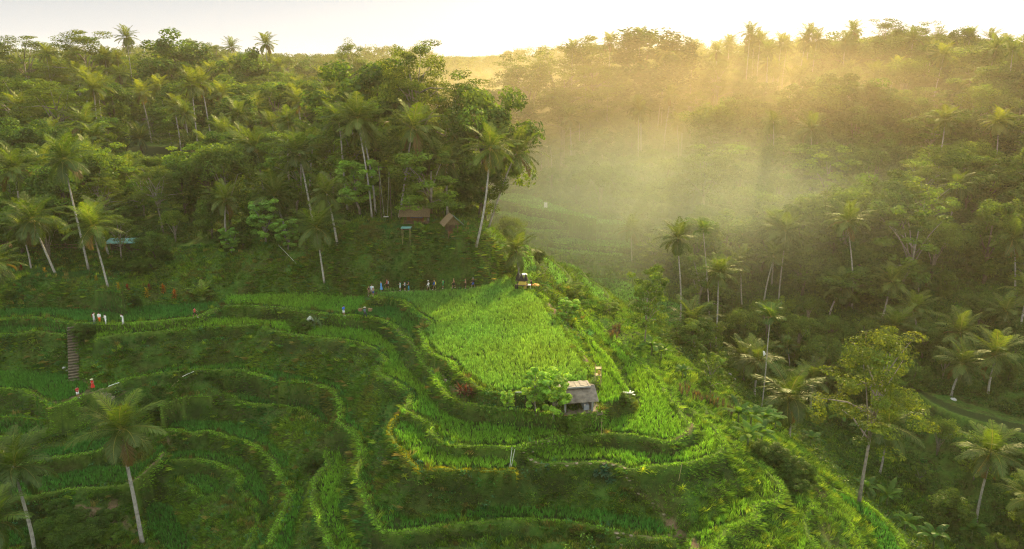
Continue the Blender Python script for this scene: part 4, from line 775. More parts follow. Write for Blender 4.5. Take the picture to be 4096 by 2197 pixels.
# undergrowth: bushes massed over the slopes
def bushes(name, dens, region, seed, n, size, rad, col, label, wmask):
    x, y, i, j = scatter(wmask, dens, region, seed); r = np.random.default_rng(seed); z = height(x, y); u, v = proj(x, y, z)
    cl = np.zeros(len(x), bool)
    for pl in clear: cl |= inpoly(u, v, pl)
    keep = ~cl; x, y, z = x[keep], y[keep], z[keep]
    R_ = rad * r.uniform(.5, 1.3, len(x)); cen = np.stack([x, y, z + R_ * .45], 1); rd = np.stack([R_, R_, R_ * r.uniform(.5, .95, len(x))], 1)
    t = np.array(col) * (.6 + .9 * fbm(x, y, 9, seed))[:, None] * r.uniform(.7, 1.3, (len(x), 1)) * (1 + np.array([[.3, .05, 0]]) * r.normal(0, .5, (len(x), 1)))
    v_, t_ = leaves(r, cen, rd, n, size, np.clip(t, .008, 1), .6, shell=.6); V = v_.reshape(-1, 3)
    o = mesh_np(name, V, np.arange(len(V)).reshape(-1, 4), M['leaf'], np.repeat(t_, 4, 0), smooth=False); return tag(o, label, None, None, 'stuff')
free = (1 - fix) * 1.0
bushes('undergrowth', .26, (-110, 112, 108, 170), 51, 60, .26, 1.3, (.05, .105, .018), 'low bushes and creepers under the nearer trees', free)
bushes('undergrowth', .10, (-220, 250, 170, 400), 52, 46, .42, 2.4, (.055, .10, .018), 'bushes between the far trees', free)
bushes('undergrowth', .42, (44, 112, 54, 150), 53, 70, .22, 1.1, (.045, .105, .02), 'dense thicket filling the gorge', free)
# the farthest woods, one hazy mass beyond the last trees one can tell apart
r = np.random.default_rng(77); m = 1500; yy = 395 + 520 * r.random(m) ** 1.3; xx = r.uniform(-.78, .78, m) * yy; zz = height(xx, yy)
us, vs = proj(xx, yy, zz); top = np.interp(us, SKY[:, 0], SKY[:, 1]); hh = r.uniform(8, 20, m); vt = proj(xx, yy, zz + hh)[1]; hh = np.where(vt < top + 8, hh - (top + 8 - vt) * yy / FPX, hh); kq = hh > 1.5; xx, yy, zz, hh = xx[kq], yy[kq], zz[kq], hh[kq]
cen = np.repeat(np.stack([xx, yy, zz + hh * .6], 1), 5, 0); cen += r.normal(0, 2.2, cen.shape); rd = np.tile(np.array([[3.4, 3.4, 2.6]]), (len(cen), 1)) * r.uniform(.6, 1.2, (len(cen), 1))
cen[:, 2] = np.minimum(cen[:, 2], np.repeat(zz + hh, 5) - 1.5)
v_, t_ = leaves(r, cen, rd, 34, .95, np.tile([[.06, .10, .02]], (len(cen), 1)), .6); V = v_.reshape(-1, 3)
tag(mesh_np('distant_forest', V, np.arange(len(V)).reshape(-1, 4), M['leaf'], np.repeat(t_, 4, 0), smooth=False), 'far woods fading into the haze', None, None, 'stuff')
# ------------------------------------------------------------------ more plant makers
def strap(r, base, az, e0, Ln, w, droop, segs=6, tip=.15, fold=.25, tear=0):
    s = np.linspace(0, 1, segs + 1); e = e0 - droop * s ** 1.4; st = Ln / segs; rr = np.cumsum(np.r_[0, np.cos(e[:-1]) * st]); zz = np.cumsum(np.r_[0, np.sin(e[:-1]) * st])
    ca, sa = math.cos(az), math.sin(az); p = np.stack([ca * rr, sa * rr, zz], 1) + np.array(base); sd_ = np.array([-sa, ca, 0.]); ws = w * np.clip(np.sin(math.pi * np.clip(s * .93 + .07, 0, 1)) ** .55, tip * .3, 1)
    out = []
    for sg in (1, -1):
        q = np.empty((segs, 4, 3)); dn = np.array([0, 0, -fold]); a_ = p[:-1] + (sd_ * sg + dn) * ws[:-1, None]; b_ = p[1:] + (sd_ * sg + dn) * ws[1:, None]
        if tear: b_ = b_ - (p[1:] - p[:-1]) * r.uniform(0, tear, (segs, 1))
        q[:, 0] = p[:-1]; q[:, 1] = p[1:]; q[:, 2] = b_; q[:, 3] = a_; out.append(q)
    return np.concatenate(out)
def strapmesh(seed, n, Ln, w, e0, e1, droop, col, mat=None, base=(0, 0, 0), segs=6, tear=0, tip=.15, stack=0, var=.25, name='leaves'):
    r = np.random.default_rng(seed); V = []; C = []
    for k in range(n):
        f = (k + .5) / n; bz = (base[0], base[1], base[2] - stack * f); q = strap(r, bz, k * 2.4 + r.normal(0, .2), e0 + (e1 - e0) * f + r.normal(0, .1), Ln * r.uniform(.75, 1.15), w * r.uniform(.8, 1.15), droop * r.uniform(.7, 1.3), segs, tip, tear=tear)
        V.append(q); C.append(np.tile(np.array(col) * r.uniform(1 - var, 1 + var, (1, 1)) * (1 + np.array([[.3, 0, 0]]) * r.normal(0, .3)), (len(q), 1)))
    V = np.concatenate(V).reshape(-1, 3); C = np.clip(np.repeat(np.concatenate(C), 4, 0), .005, 1)
    return mesh_np(name, V, np.arange(len(V)).reshape(-1, 4), mat or M['leaf'], C, smooth=False, link=False)
M['gstem'] = simple('green_stem', (.10, .14, .045), var=.4); M['darkwood'] = simple('dark_wood', (.07, .055, .04), var=.4, bump=.3)
BAN = [strapmesh(400 + k, 10, 2.3, .34, 1.35, .35, 1.3 + .2 * k, (.065, .155, .025), tear=.5, segs=9, base=(0, 0, 1.7)) for k in range(4)]
BST = MB().tube([(0, 0, -.2), (0, 0, .8), (0.02, 0, 1.8)], [.15, .12, .07], 7).mesh('stem', M['gstem'], True)
def plant(name, p, parts, label, cat, group=None, s=1.0, rz=None):
    root = empty(name, (p[0], p[1], p[2] - .05), random.uniform(0, 6.28) if rz is None else rz, s); tag(root, label, cat, group)
    for nm, me in parts: o = bpy.data.objects.new(nm, me); COL.objects.link(o); o.parent = root
    return root
bl = 'banana plant with broad torn leaves '
for k, (fn, u, v, s, lb) in enumerate(((ZF, 470, 470, 1.25, 'at the left of the sunlit clump below the spur'), (ZF, 560, 500, 1.3, 'in the middle of the sunlit clump below the spur'), (ZF, 660, 500, 1.35, 'foremost in the sunlit clump by the white stem'), (ZF, 740, 520, 1.2, 'at the right of the sunlit clump'),
        (ZF, 540, 640, 1.3, 'lowest of the sunlit clump'), (ZF, 640, 620, 1.1, 'with a yellow leaf under the sunlit clump'), (ZF, 60, 135, .9, 'alone on the rim of the terraces'), (ZB, 2310, 1340, 1.2, 'with a yellow spot beside the thin double stem tree'), (ZB, 2380, 1370, 1.0, 'right of the one with a yellow spot'),
        (ZB, 1330, 520, 1.5, 'left of the pair at the terraces far end'), (ZB, 1390, 520, 1.3, 'right of the pair at the terraces far end'), (ZB, 1280, 490, 1.1, 'small, at the brow behind the path'), (ZB, 1640, 640, 1.2, 'low on the misty edge below the far terraces'), (ZB, 1720, 660, 1.2, 'next along the misty edge'), (ZB, 1810, 655, 1.4, 'upright at the end of the misty edge'),
        (ZC, 340, 500, 1.6, 'beside the red roofed hut'), (ZC, 60, 1240, 1.4, 'left in the shaded group under thin palms'), (ZC, 130, 1200, 1.3, 'tall one in the shaded group under the thin palms'), (ZC, 220, 1290, 1.3, 'in front of the shaded group under the thin palms'), (ZC, 170, 1330, 1.2, 'lowest in the shaded group under the thin palms'),
        (ZF, 590, 200, 1.3, 'with one upright pale leaf left of the white stem'), (ZF, 1230, 480, 1.4, 'in dark shade left of the bare trunk'), (ZF, 1000, 640, 1.2, 'in the darkest hollow'), (ZF, 1400, 1010, 1.3, 'at the foot of the bare trunk'), (ZF, 1560, 1080, 1.5, 'upright right of the bare trunk foot'), (ZF, 1690, 1270, 1.3, 'in the bottom corner thicket'),
        (ZF, 1900, 1400, 1.6, 'at the bottom edge of the gorge'), (ZF, 2180, 1330, 1.4, 'beneath the ragged palm'), (ZF, 2480, 800, 1.3, 'at the right edge beside the ragged palm'), (ZA, 1000, 500, .8, 'small, by the teal sheet on the left slope'))):
    plant('banana_plant', hit(*o1(fn, u, v)), (('stem', BST), ('leaves', BAN[k % 4])), bl + lb, 'banana plant', 'banana plants', s * .85)
COR = strapmesh(420, 22, .75, .07, 1.4, -.1, .9, (.06, .022, .018), base=(0, 0, 1.3), stack=.5); CST = MB().tube([(0, 0, -.1), (.03, 0, .7), (0, 0, 1.3)], [.035, .03, .02], 5).mesh('stem', M['darkwood'], True)
for u, v, s, lb in ((905, 285, 1.25, 'tallest red leaved cordyline on the terrace path left of the leafy shrub'), (945, 290, 1.1, 'middle red leaved cordyline of the three on the terrace path'), (985, 292, 1.05, 'red leaved cordyline nearest the leafy shrub')):
    plant('cordyline', hit(*o1(ZE, u, v)), (('stem', CST), ('leaves', COR)), lb, 'cordyline', 'red cordylines', s)
CRO = [strapmesh(430 + k, 34, .45, .06, 1.4, -.3, .8, c, base=(0, 0, .75), stack=.6) for k, c in enumerate(((.30, .24, .02), (.22, .09, .02), (.20, .03, .03)))]
CSS = MB().tube([(0, 0, -.1), (0, 0, .6)], [.03, .02], 5).mesh('stem', M['darkwood'])
for u, v, s, m_, lb in ((875, 850, 1.2, 0, 'yellow croton bush right of the foot of the leaning palm'), (1085, 905, 1.5, 0, 'widest yellow croton bush in the border'), (1205, 870, 1.5, 1, 'orange yellow croton bush higher in the border'), (1290, 910, 1.5, 1, 'mixed yellow and orange croton bush at the right of the border'), (940, 845, 1.0, 2, 'dark red croton behind the yellow ones'), (1100, 845, 1.0, 2, 'dark red croton between the yellow and orange ones'), (712, 790, 1.1, 0, 'small yellow green croton left of the leaning palm foot'), (335, 735, 1.2, 0, 'yellow plant under the white palm trunks'), (160, 700, 1.0, 2, 'purple leaved bush at far left under the palms')):
    plant('croton_bush', hit(*o1(ZA, u, v)), (('stem', CSS), ('leaves', CRO[m_])), lb, 'croton', 'crotons along the border', s)
DRA = strapmesh(440, 18, .7, .05, 1.4, .1, .9, (.30, .42, .04), base=(0, 0, .35)); BLU = strapmesh(441, 30, .6, .13, 1.3, -.4, .8, (.05, .13, .085), base=(0, 0, .5), stack=.5)
DST = MB().tube([(0, 0, -.1), (0, 0, .35)], [.03, .02], 5).mesh('stem', M['gstem'])
for fn, u, v, s, m_, lb in ((ZE, 2243, 830, 1.5, DRA, 'bright lime spiky plant on the lower rim of the spur'), (ZE, 500, 865, 1.3, DRA, 'lime rosette below the corner of the yellow bund'), (ZA, 1850, 1210, 1.2, DRA, 'lime rosette on the tall bank left of the centre'), (ZD, 1290, 120, 1.3, DRA, 'round lime plant on the curved bund'), (ZA, 2000, 1260, 1.5, DRA, 'slender lime plant on the tall bank'),
        (ZF, 60, 960, 1.4, DRA, 'light green bushy plant on the lower nose slope'), (ZE, 1960, 830, 1.8, BLU, 'blue green leafy climber on the bank under the right path'), (ZE, 2010, 880, 1.6, BLU, 'second blue green climber just below the first'), (ZE, 1900, 830, 1.1, BLU, 'small blue green plant left of the climbers'), (ZE, 1545, 800, .9, BLU, 'small blue plant where the paths part'), (ZF, 690, 1390, 1.5, DRA, 'bright green plant at the bottom edge of the picture'),
        (ZB, 1745, 1010, 2.0, DRA, 'yellow green spiky plant beside the dark shrub at the field edge'), (ZB, 1750, 1090, 2.0, DRA, 'lower spiky plant beside the dark shrub at the field edge'), (ZD, 450, 1100, 1.4, DRA, 'thin yellow green plant among the dark bushes at lower left')):
    plant('spiky_plant' if m_ is DRA else 'leafy_climber', hit(*o1(fn, u, v)), (('stem', DST), ('leaves', m_)), lb, 'plant', None, s * .62)
FERN = palm_crown(450, nf=11, Ln=1.3, nl=18, wl=.42, lw=.05, lo=.2, col=(.10, .21, .03), dead=0); YPC = palm_crown(451, nf=13, Ln=2.6, nl=26, wl=.75, lw=.05, lo=.35, col=(.12, .19, .03), dead=0)
for u, v, s, lb in ((585, 400, 1.3, 'bright fern left of the gabled hut'), (650, 420, 1.5, 'large fern with a drooping frond between the huts'), (770, 420, 1.2, 'fern under the left eave of the gabled hut'), (870, 440, 1.0, 'fern before the doorway of the gabled hut'), (900, 430, 1.1, 'fern right of the gabled hut'), (560, 560, .8, 'small fern on the bare bank'), (650, 545, .8, 'second small fern on the bare bank'), (970, 490, 1.3, 'fern spilling down the bank right of the hut')):
    plant('fern', hit(*o1(ZB, u, v)), (('fronds', FERN),), lb, 'fern', 'ferns by the huts', s)
plant('young_palm', hit(*o1(ZA, 1495, 895)), (('fronds', YPC),), 'young stemless palm with pale fronds beside the border', 'palm', None, 1.15)
FOU = strapmesh(460, 60, 1.7, .035, 1.45, .2, 1.9, (.12, .20, .10), base=(0, 0, .5), segs=7)
plant('fountain_grass', hit(*o1(ZA, 2325, 1130)), (('leaves', FOU),), 'grey green fountain of long leaves beside the tiny thatched shelter', 'grass clump', None, 1.25)
RED = [strapmesh(470 + k, 16, 1.5, .03, 1.5, 1.0, .9, (.10, .085, .05), base=(0, 0, .3), segs=6, stack=-.9, var=.4) for k in range(3)]
REC = MB(); rq = random.Random(4)
for k in range(9): a = rq.uniform(0, 6.28); REC.tube([(math.cos(a) * .1, math.sin(a) * .1, 0), (math.cos(a) * .3, math.sin(a) * .3, 1.9 + rq.uniform(-.4, .5))], [.025, .012], 4)
REC = REC.mesh('stems', simple('purple_stem', (.12, .07, .06)))
for k in range(22):
    t_ = k / 21; u = 30 + 400 * t_ + rq.uniform(-20, 20); v = 240 + 130 * t_ + rq.uniform(-35, 35)
    plant('reed_clump', hit(*o1(ZF, u, v)), (('stems', REC), ('leaves', RED[k % 3])), 'purple brown reed clump in the stand along the rim of the gorge', 'reeds', 'purple reeds along the rim', rq.uniform(.55, .8))
for k in range(7): plant('reed_clump', hit(*o1(ZB, 2010 + k * 12 + rq.uniform(-8, 8), 1160 + rq.uniform(0, 60))), (('stems', REC), ('leaves', RED[k % 3])), 'brown reed clump in the small stand below the pale bush', 'reeds', 'brown reeds on the mid slope', .8)
# shrubs: small leafy domes
def shrub(fn, u, v, h, lb, kind='dome', wide=1.4, vv=None, group='shrubs'):
    t = tree(kind, hit(*o1(fn, u, v)), h, lb, group, wide, v=vv); t.name = 'shrub'; t['category'] = 'shrub'; t.location.z -= h * .22; return t
for a in ((ZF, 640, 700, 2.6, 'blue green shrub under the spiky palm plant'), (ZF, 740, 760, 3.2, 'large pale green shrub at the top of the row on the gorge edge'), (ZF, 830, 830, 3.4, 'bright pale green shrub in the middle of the row on the gorge edge'), (ZF, 930, 880, 3.2, 'shrub at the lower end of the row on the gorge edge'), (ZF, 900, 960, 2.2, 'dark leaved shrub hanging under the row'),
        (ZA, 615, 1200, 3.0, 'dark creeper bush right of the stairs'), (ZA, 2230, 1150, 2.6, 'green bush left of the fountain grass'), (ZA, 2180, 1110, 2.0, 'low bush left of the thatched shelter'), (ZD, 460, 1330, 4.0, 'dark leafy bush in the lower left corner'), (ZD, 620, 1360, 3.4, 'dark bush beside the lower left clearing'), (ZD, 370, 1280, 3.0, 'light leaved bush in the lower left corner'), (ZD, 800, 1180, 2.2, 'bush on the rim right of the bare clearing'),
        (ZD, 540, 1210, 3.0, 'dark bush above the others in the lower left corner'), (ZD, 700, 1290, 3.2, 'dark bush beside the curved palm trunk'), (ZD, 820, 1330, 2.6, 'low dark bush at the foot of the curved palm'), (ZD, 540, 1390, 3.6, 'dark bush cut by the bottom edge at left'), (ZD, 300, 1370, 2.6, 'leafy bush by the bottom edge nearest the left palm'), (ZD, 430, 1110, 2.4, 'pale leaved bush at the top of the lower left thicket'), (ZD, 1110, 340, 2.6, 'dark bush in the hollow behind the large palm crown'), (ZF, 440, 330, 2.2, 'blue green bush behind the reeds'), (ZE, 1690, 500, 2.0, 'dark bush under the hut platform'), (ZE, 2120, 330, 1.8, 'dense green bush below the plank pile'), (ZE, 1500, 330, 1.8, 'spiky undergrowth behind the leafy tree'), (ZD, 2300, 780, 2.6, 'dark bush between the two bright strips'), (ZD, 1950, 1130, 1.6, 'small bush on the lower bowl'),
        (ZA, 860, 700, 3.2, 'leafy bank bush right of the leaning palm with nuts'), (ZA, 1000, 720, 3.0, 'large leaved bush on the shaded bank'), (ZA, 1120, 700, 3.0, 'bush of drooping leaves on the shaded bank'), (ZA, 1210, 640, 2.6, 'upper bush on the shaded bank'), (ZA, 60, 900, 1.8, 'bush at the left edge above the rice'), (ZA, 1000, 950, 1.6, 'grassy mound bush above the rice'), (ZA, 1700, 560, 2.2, 'pale leaved bush on the wood edge'), (ZA, 1790, 540, 2.6, 'second pale leaved bush on the wood edge')):
    shrub(*a)
for (u, v, u2, v2, lb) in ((1960, 500, 1960, 180, 'tree of pale leaf clusters left of the lone palm'), (1700, 580, 1700, 390, 'low tree of pale leaf clusters on the wood edge'), (2120, 560, 2120, 330, 'pale clustered tree behind the lone palm crown')):
    tf('broad', o1(ZA, u, v), o1(ZA, u2, v2), lb, 'pale clustered trees', 1.0)

# ------------------------------------------------------------------ buildings and small structures
M['conc'] = simple('grey_render', (.26, .27, .27), var=.25, sc=2.5, bump=.2); M['slab'] = simple('stained_slab', (.17, .145, .10), var=.4, sc=2, bump=.3)
M['metal'] = simple('weathered_sheet', (.23, .20, .16), rough=.7, metal=.3, var=.45, sc=1.6, spec=.4); M['board'] = simple('roof_boards', (.25, .22, .17), var=.3, sc=2)
M['thatch'] = simple('brown_thatch', (.15, .105, .055), var=.4, sc=6, bump=.8, bsc=30); M['teal'] = simple('turquoise_sheet', (.12, .30, .26), rough=.5, var=.2); M['wood'] = simple('wood', (.15, .10, .06), var=.35, bump=.3); M['bamb'] = simple('bamboo', (.36, .30, .14), var=.3)
M['white'] = simple('white_paint', (.75, .76, .74), var=.06); M['pole'] = simple('bleached_pole', (.50, .52, .44), var=.2); M['redroof'] = simple('red_roof', (.14, .06, .04), var=.3, bump=.4); M['orange'] = simple('orange_board', (.20, .09, .035)); M['yellow'] = simple('yellow_cloth', (.48, .36, .07), var=.1); M['black'] = simple('black_fibre', (.015, .015, .014)); M['stone'] = simple('stone', (.20, .17, .11), var=.35, bump=.5, bsc=12); M['rock'] = simple('pale_rock', (.42, .42, .42), var=.3, bump=.6, bsc=5); M['blue'] = simple('blue_tarp', (.05, .12, .45))
def child(mb, name, mat, root, smooth=False): return mb.obj(name, mat, root, smooth)
def corr(w_, l0, z0, l1, z1, n=46, amp=.035, th=.02):
    """corrugated sheet from the line y=l0,z=z0 down to y=l1,z=z1, of width w_"""
    xs = np.linspace(-w_ / 2, w_ / 2, n * 4 + 1); wv = amp * np.sin(np.arange(len(xs)) * math.pi / 2); V = []; F = []
    for (yy_, zz_) in ((l0, z0), (l1, z1)):
        for x_, q in zip(xs, wv): V.append((x_, yy_, zz_ + q))
    m_ = len(xs); V += [(a, b_, c - th) for a, b_, c in V]
    for k in range(m_ - 1): F.append((k, k + 1, m_ + k + 1, m_ + k)); F.append((2 * m_ + k, 3 * m_ + k, 3 * m_ + k + 1, 2 * m_ + k + 1)); F.append((m_ + k, m_ + k + 1, 3 * m_ + k + 1, 3 * m_ + k))
    return MB().add(V, F)
f = Vector((*unp(o1(ZE, 1868, 368), -1.05), -1.05))
root = empty('field_hut', (f.x - 1.55, f.y + .95, -1.2), R(9)); tag(root, 'small open concrete field hut with corrugated grey roof before the main field', 'hut')
q = MB().box((.1, -.05, .0), (5.0, 3.0, .32)); q.box((.9, -1.35, -.9), (.35, .35, 1.7)); q.box((-1.2, -1.2, -.9), (1.6, .5, 1.6)); child(q, 'platform', M['slab'], root)
for px_, py_ in ((1.55, -.95), (-1.55, -.95), (1.55, 1.05), (-1.55, 1.05)): child(MB().box((px_, py_, 1.0), (.2, .2, 1.8)), 'post', M['conc'], root)
child(MB().box((0, 1.06, .95), (2.9, .12, 1.58)), 'back_wall', M['conc'], root); child(MB().box((1.56, .2, .8), (.12, 1.5, 1.28)), 'side_wall', M['conc'], root)
child(MB().box((.95, .1, .47), (.62, 1.7, .62)), 'counter', simple('bluish_counter', (.30, .33, .36), var=.15), root); child(MB().box((-.35, .45, .75), (.75, .5, .10), taper=.95), 'table_top', M['white'], root)
child(corr(4.1, .25, 2.72, -1.75, 1.62), 'front_roof', M['metal'], root, True); child(corr(4.1, .25, 2.70, 1.6, 2.2), 'rear_roof', M['metal'], root, True)
q = MB().box((-.25, .45, 2.80), (3.5, 1.5, .08)); 
for k in range(5): q.box((-1.5 + k * .7, .5 + .1 * (k % 2), 2.86), (.10 + .3 * (k % 2), 1.3, .04))
child(q, 'roof_boards', M['board'], root); child(MB().box((-.25, -.34, 2.78), (3.5, .06, .16)), 'fascia', M['conc'], root)
# bamboo offering stand behind the hut
p0 = hit(*o1(ZE, 1915, 175)); root = empty('offering_stand', p0 - Vector((0, 0, .1))); tag(root, 'tall four legged bamboo offering stand with yellow offerings behind the hut', 'shrine')
for a_, b_ in ((-.35, -.3), (.35, -.3), (-.35, .3), (.35, .3)): child(MB().tube([(a_, b_, 0), (a_ * .95, b_ * .95, 2.6)], .035, 6), 'leg', M['bamb'], root)
child(MB().box((0, 0, 1.45), (.78, .7, .05)), 'shelf', M['bamb'], root); child(MB().box((0, 0, 2.3), (.74, .66, .05)), 'top_frame', M['bamb'], root); child(MB().ball((.1, 0, 1.75), .2, (1, 1, 1.3), 7, 5, .2), 'offering', M['yellow'], root)
# rail
pa, pb_ = hit(*o1(ZE, 1310, 345)), hit(*o1(ZE, 1440, 350)); root = empty('bamboo_rail', pa); tag(root, 'thin horizontal bar on posts beside the path left of the leafy tree', 'rail'); d_ = pb_ - pa
child(MB().tube([(0, 0, 1.95), (d_.x + .3, d_.y, 2.0 + d_.z)], .05, 6), 'bar', M['pole'], root)
for t_ in (.02, .55, .98): child(MB().tube([(d_.x * t_, d_.y * t_, -.2), (d_.x * t_, d_.y * t_, 1.95 + d_.z * t_)], .05, 6), 'post', M['darkwood'], root)
# loose planks
p0 = hit(*o1(ZE, 2140, 240))
for k in range(6):
    a_ = (-.5, .4, .9, -.1, .2, 1.3)[k]; o_ = MB().box((0, 0, 0), (1.15 - .1 * k, .18, .04)).obj('plank', M['pole']); o_.location = p0 + Vector((rq.uniform(-.3, .4), rq.uniform(-.2, .3), .1 + .05 * k)); o_.rotation_euler = (.05, .12 * (-1) ** k, a_); tag(o_, 'bleached plank in the small pile at the right corner of the hut terrace', 'plank', 'planks in a pile')
# poles
def pole(p, q_, lb, r_=.035, mat='pole', name='bamboo_pole'):
    o_ = MB().tube([(0, 0, 0), tuple((Vector(q_) - Vector(p)) * .5 + Vector((0, 0, .03))), tuple(Vector(q_) - Vector(p))], [r_, r_ * .9, r_ * .7], 6).obj(name, M[mat]); o_.location = p; tag(o_, lb, 'pole', None)
up = lambda v_, z_: v_ + Vector((0, 0, z_))
pole(hit(*o1(ZE, 1268, 780)), up(hit(*o1(ZE, 1285, 745)), 1.8), 'left of the two white poles leaning on the bank'); pole(hit(*o1(ZE, 1278, 780)), up(hit(*o1(ZE, 1305, 750)), 1.7), 'right of the two white poles leaning on the bank')
pole(hit(*o1(ZE, 1940, 550)), up(hit(*o1(ZE, 1942, 545)), 1.9), 'upright stick at the front of the bright right paddy', .03, 'bamb'); pole(hit(*o1(ZE, 1900, 440)), up(hit(*o1(ZE, 1915, 400)), .3), 'broken cane hanging beside the hut platform', .025, 'bamb')
pole(hit(*o1(ZE, 2510, 890)), up(hit(*o1(ZE, 2530, 830)), 1.2), 'leaning cane on the right lower bank', .03, 'bamb'); pole(up(hit(*o1(ZD, 1345, 130)), .2), up(hit(*o1(ZD, 1430, 100)), .35), 'white pipe lying on the curved bund', .05, 'white'); pole(up(hit(*o1(ZD, 800, 192)), .2), up(hit(*o1(ZD, 880, 172)), .3), 'white pipe by the steps right of the couple', .05, 'white')
pole(up(hit(*o1(ZD, 1265, 192)), .15), up(hit(*o1(ZD, 1320, 150)), .3), 'yellowed cane lying on the bank in the bowl', .035, 'bamb'); pole(up(hit(*o1(ZA, 2180, 660)), .1), up(hit(*o1(ZA, 2050, 540)), .5), 'bent fallen palm rib on the grassy slope', .04)
# stepping stones along the path
STN = [MB().ball((0, 0, 0), .24, (1.3, 1, .3), 8, 5, .12).mesh('stepping_stone', M['stone'], True) for k in range(3)]
for k, (u, v) in enumerate(((1370, 680), (1408, 662), (1430, 685), (1462, 638), (1500, 615), (1550, 600), (1405, 712), (1455, 746), (1425, 730), (1600, 768), (1690, 768), (1760, 764), (1860, 760), (1960, 758), (2030, 764), (2080, 778), (2110, 800), (2110, 825), (2130, 870), (2145, 900), (2160, 930), (2215, 982), (2320, 1045), (2400, 1130), (740, 85), (770, 110), (800, 140), (830, 190), (1300, 350), (2055, 1275), (2105, 1282), (2160, 1282), (2065, 1310), (2090, 1358))):
    o_ = bpy.data.objects.new('stepping_stone', STN[k % 3]); COL.objects.link(o_); o_.location = up(hit(*o1(ZE, u, v)), .03); o_.rotation_euler = (0, 0, k * 1.3); o_.scale = (.62 + .1 * (k % 3),) * 3; tag(o_, 'flat stepping stone in the grassy path round the spur', 'stone', 'stepping stones')
# long flight of stairs in the left bank
top, bot = hit(*o1(ZA, 535, 1122)), hit(*o1(ZD, 545, 150)); root = empty('stone_stairs', bot); tag(root, 'long flight of worn stone stairs cut in the bank at left', 'stairs')
n = 20; dv = (top - bot); ang = math.atan2(dv.y, dv.x) - math.pi / 2; rot = Matrix.Rotation(ang, 3, 'Z'); cs = MB(); rs = MB(); prev = -9
for k in range(n):
    t_ = (k + .5) / n; c_ = dv * t_; zt = max(c_.z, float(height(bot.x + c_.x, bot.y + c_.y)) - bot.z) ; zt = max(zt + .12, prev + .1); prev = zt
    cs.box((c_.x, c_.y - .0, zt - .05), (1.35, dv.xy.length / n * 1.25, .10), rot); rs.box((c_.x, c_.y + .02, zt - .95), (1.3, dv.xy.length / n * 1.0, 1.7), rot)
child(cs, 'treads', simple('worn_tread', (.11, .09, .06), var=.35, bump=.3), root); child(rs, 'risers', simple('mossy_stone', (.07, .065, .04), var=.4), root)
# steps beside the couple
p0 = hit(*o1(ZD, 790, 240)); root = empty('earth_steps', p0); tag(root, 'short flight of earth steps right of the couple in red', 'stairs'); q = MB()
for k in range(4): q.box((-.9 + k * .55, -.2 * k, .35 - .3 * k), (.62, 1.0, .3))
child(q, 'treads', M['stone'], root)
# thatched hut, gabled hut, slim rack
def gable(root, w_, l_, h, z0, mat, over=.3, th=.07, name='roof'):
    for s_ in (1, -1):
        a_ = math.atan2(h, w_ / 2 + over); ln = math.hypot(h, w_ / 2 + over); rt = Matrix.Rotation(s_ * a_, 3, 'Y'); c_ = (s_ * (w_ / 2 + over) / 2, 0, z0 + h / 2); child(MB().box(c_, (ln, l_ + 2 * over, th + .004 * s_), rt), name, mat, root)
p0 = hit(*o1(ZB, 575, 375)); root = empty('thatched_hut', (p0.x, p0.y + 1, p0.z - .1), R(-4)); tag(root, 'raised hut with a broad brown thatched roof in the trees on the spur', 'hut')
for a_ in (-1.9, -.7, .7, 1.9):
    for b_ in (-1, 1): child(MB().tube([(a_, b_, -.3), (a_, b_, 1.9)], .07, 6), 'post', M['wood'], root)
q = MB(); q.box((0, -.85, 2.55), (5.4, .12, 2.3), Matrix.Rotation(R(-46), 3, 'X')); q.box((0, .85, 2.56), (5.4, .12, 2.3), Matrix.Rotation(R(46), 3, 'X')); child(q, 'roof', M['thatch'], root)
child(MB().box((0, 0, .5), (4.4, 2.2, .12)), 'floor', M['wood'], root); child(MB().box((-.3, 1.0, 1.1), (3.0, .08, 1.2)), 'back_wall', M['orange'], root); child(MB().box((.3, -.9, 1.55), (2.2, .7, .03)), 'blue_tarp', M['blue'], root)
p0 = hit(*o1(ZB, 838, 445)); root = empty('gabled_hut', (p0.x, p0.y + .8, p0.z - .2), R(18)); tag(root, 'small gabled wooden hut with turquoise roof strips among ferns', 'hut')
for a_ in (-.8, .8):
    for b_ in (-.9, .9): child(MB().tube([(a_, b_, -.4), (a_, b_, 1.9)], .06, 6), 'post', M['wood'], root)
gable(root, 2.4, 2.3, 1.65, 1.85, M['thatch'], .5)
child(MB().add([(-1.25, -1.0, 1.9), (1.25, -1.0, 1.9), (0, -1.0, 3.3), (-1.25, -.94, 1.9), (1.25, -.94, 1.9), (0, -.94, 3.3)], [(0, 1, 2), (5, 4, 3), (0, 3, 4, 1), (1, 4, 5, 2), (2, 5, 3, 0)]), 'gable_boards', M['thatch'], root)
a_ = math.atan2(1.65, 1.7); q = MB()
q.box((.98, -1.2, 2.66), (2.2, .32, .05), Matrix.Rotation(a_, 3, 'Y')); q.box((.98, .2, 2.66), (2.0, .16, .05), Matrix.Rotation(a_, 3, 'Y')); child(q, 'turquoise_strip', M['teal'], root)
child(MB().box((0, -.3, .35), (1.3, .9, .75)), 'platform', M['orange'], root); child(MB().box((0, .8, 1.1), (1.5, .06, 1.5)), 'back_wall', M['wood'], root)
p0 = hit(*o1(ZB, 508, 500)); root = empty('slim_rack', p0); tag(root, 'tall slim rack with a green top standing on the bare bank', 'rack')
for a_ in (-.65, .65):
    for b_ in (-.3, .9): child(MB().tube([(a_, b_, -.3), (a_, b_, 2.5)], .035, 5), 'leg', M['bamb'], root)
child(MB().box((0, .3, 2.52), (1.7, 1.5, .05)), 'top', M['teal'], root); child(MB().box((0, .3, 2.25), (1.5, 1.3, .04)), 'shelf', M['wood'], root)
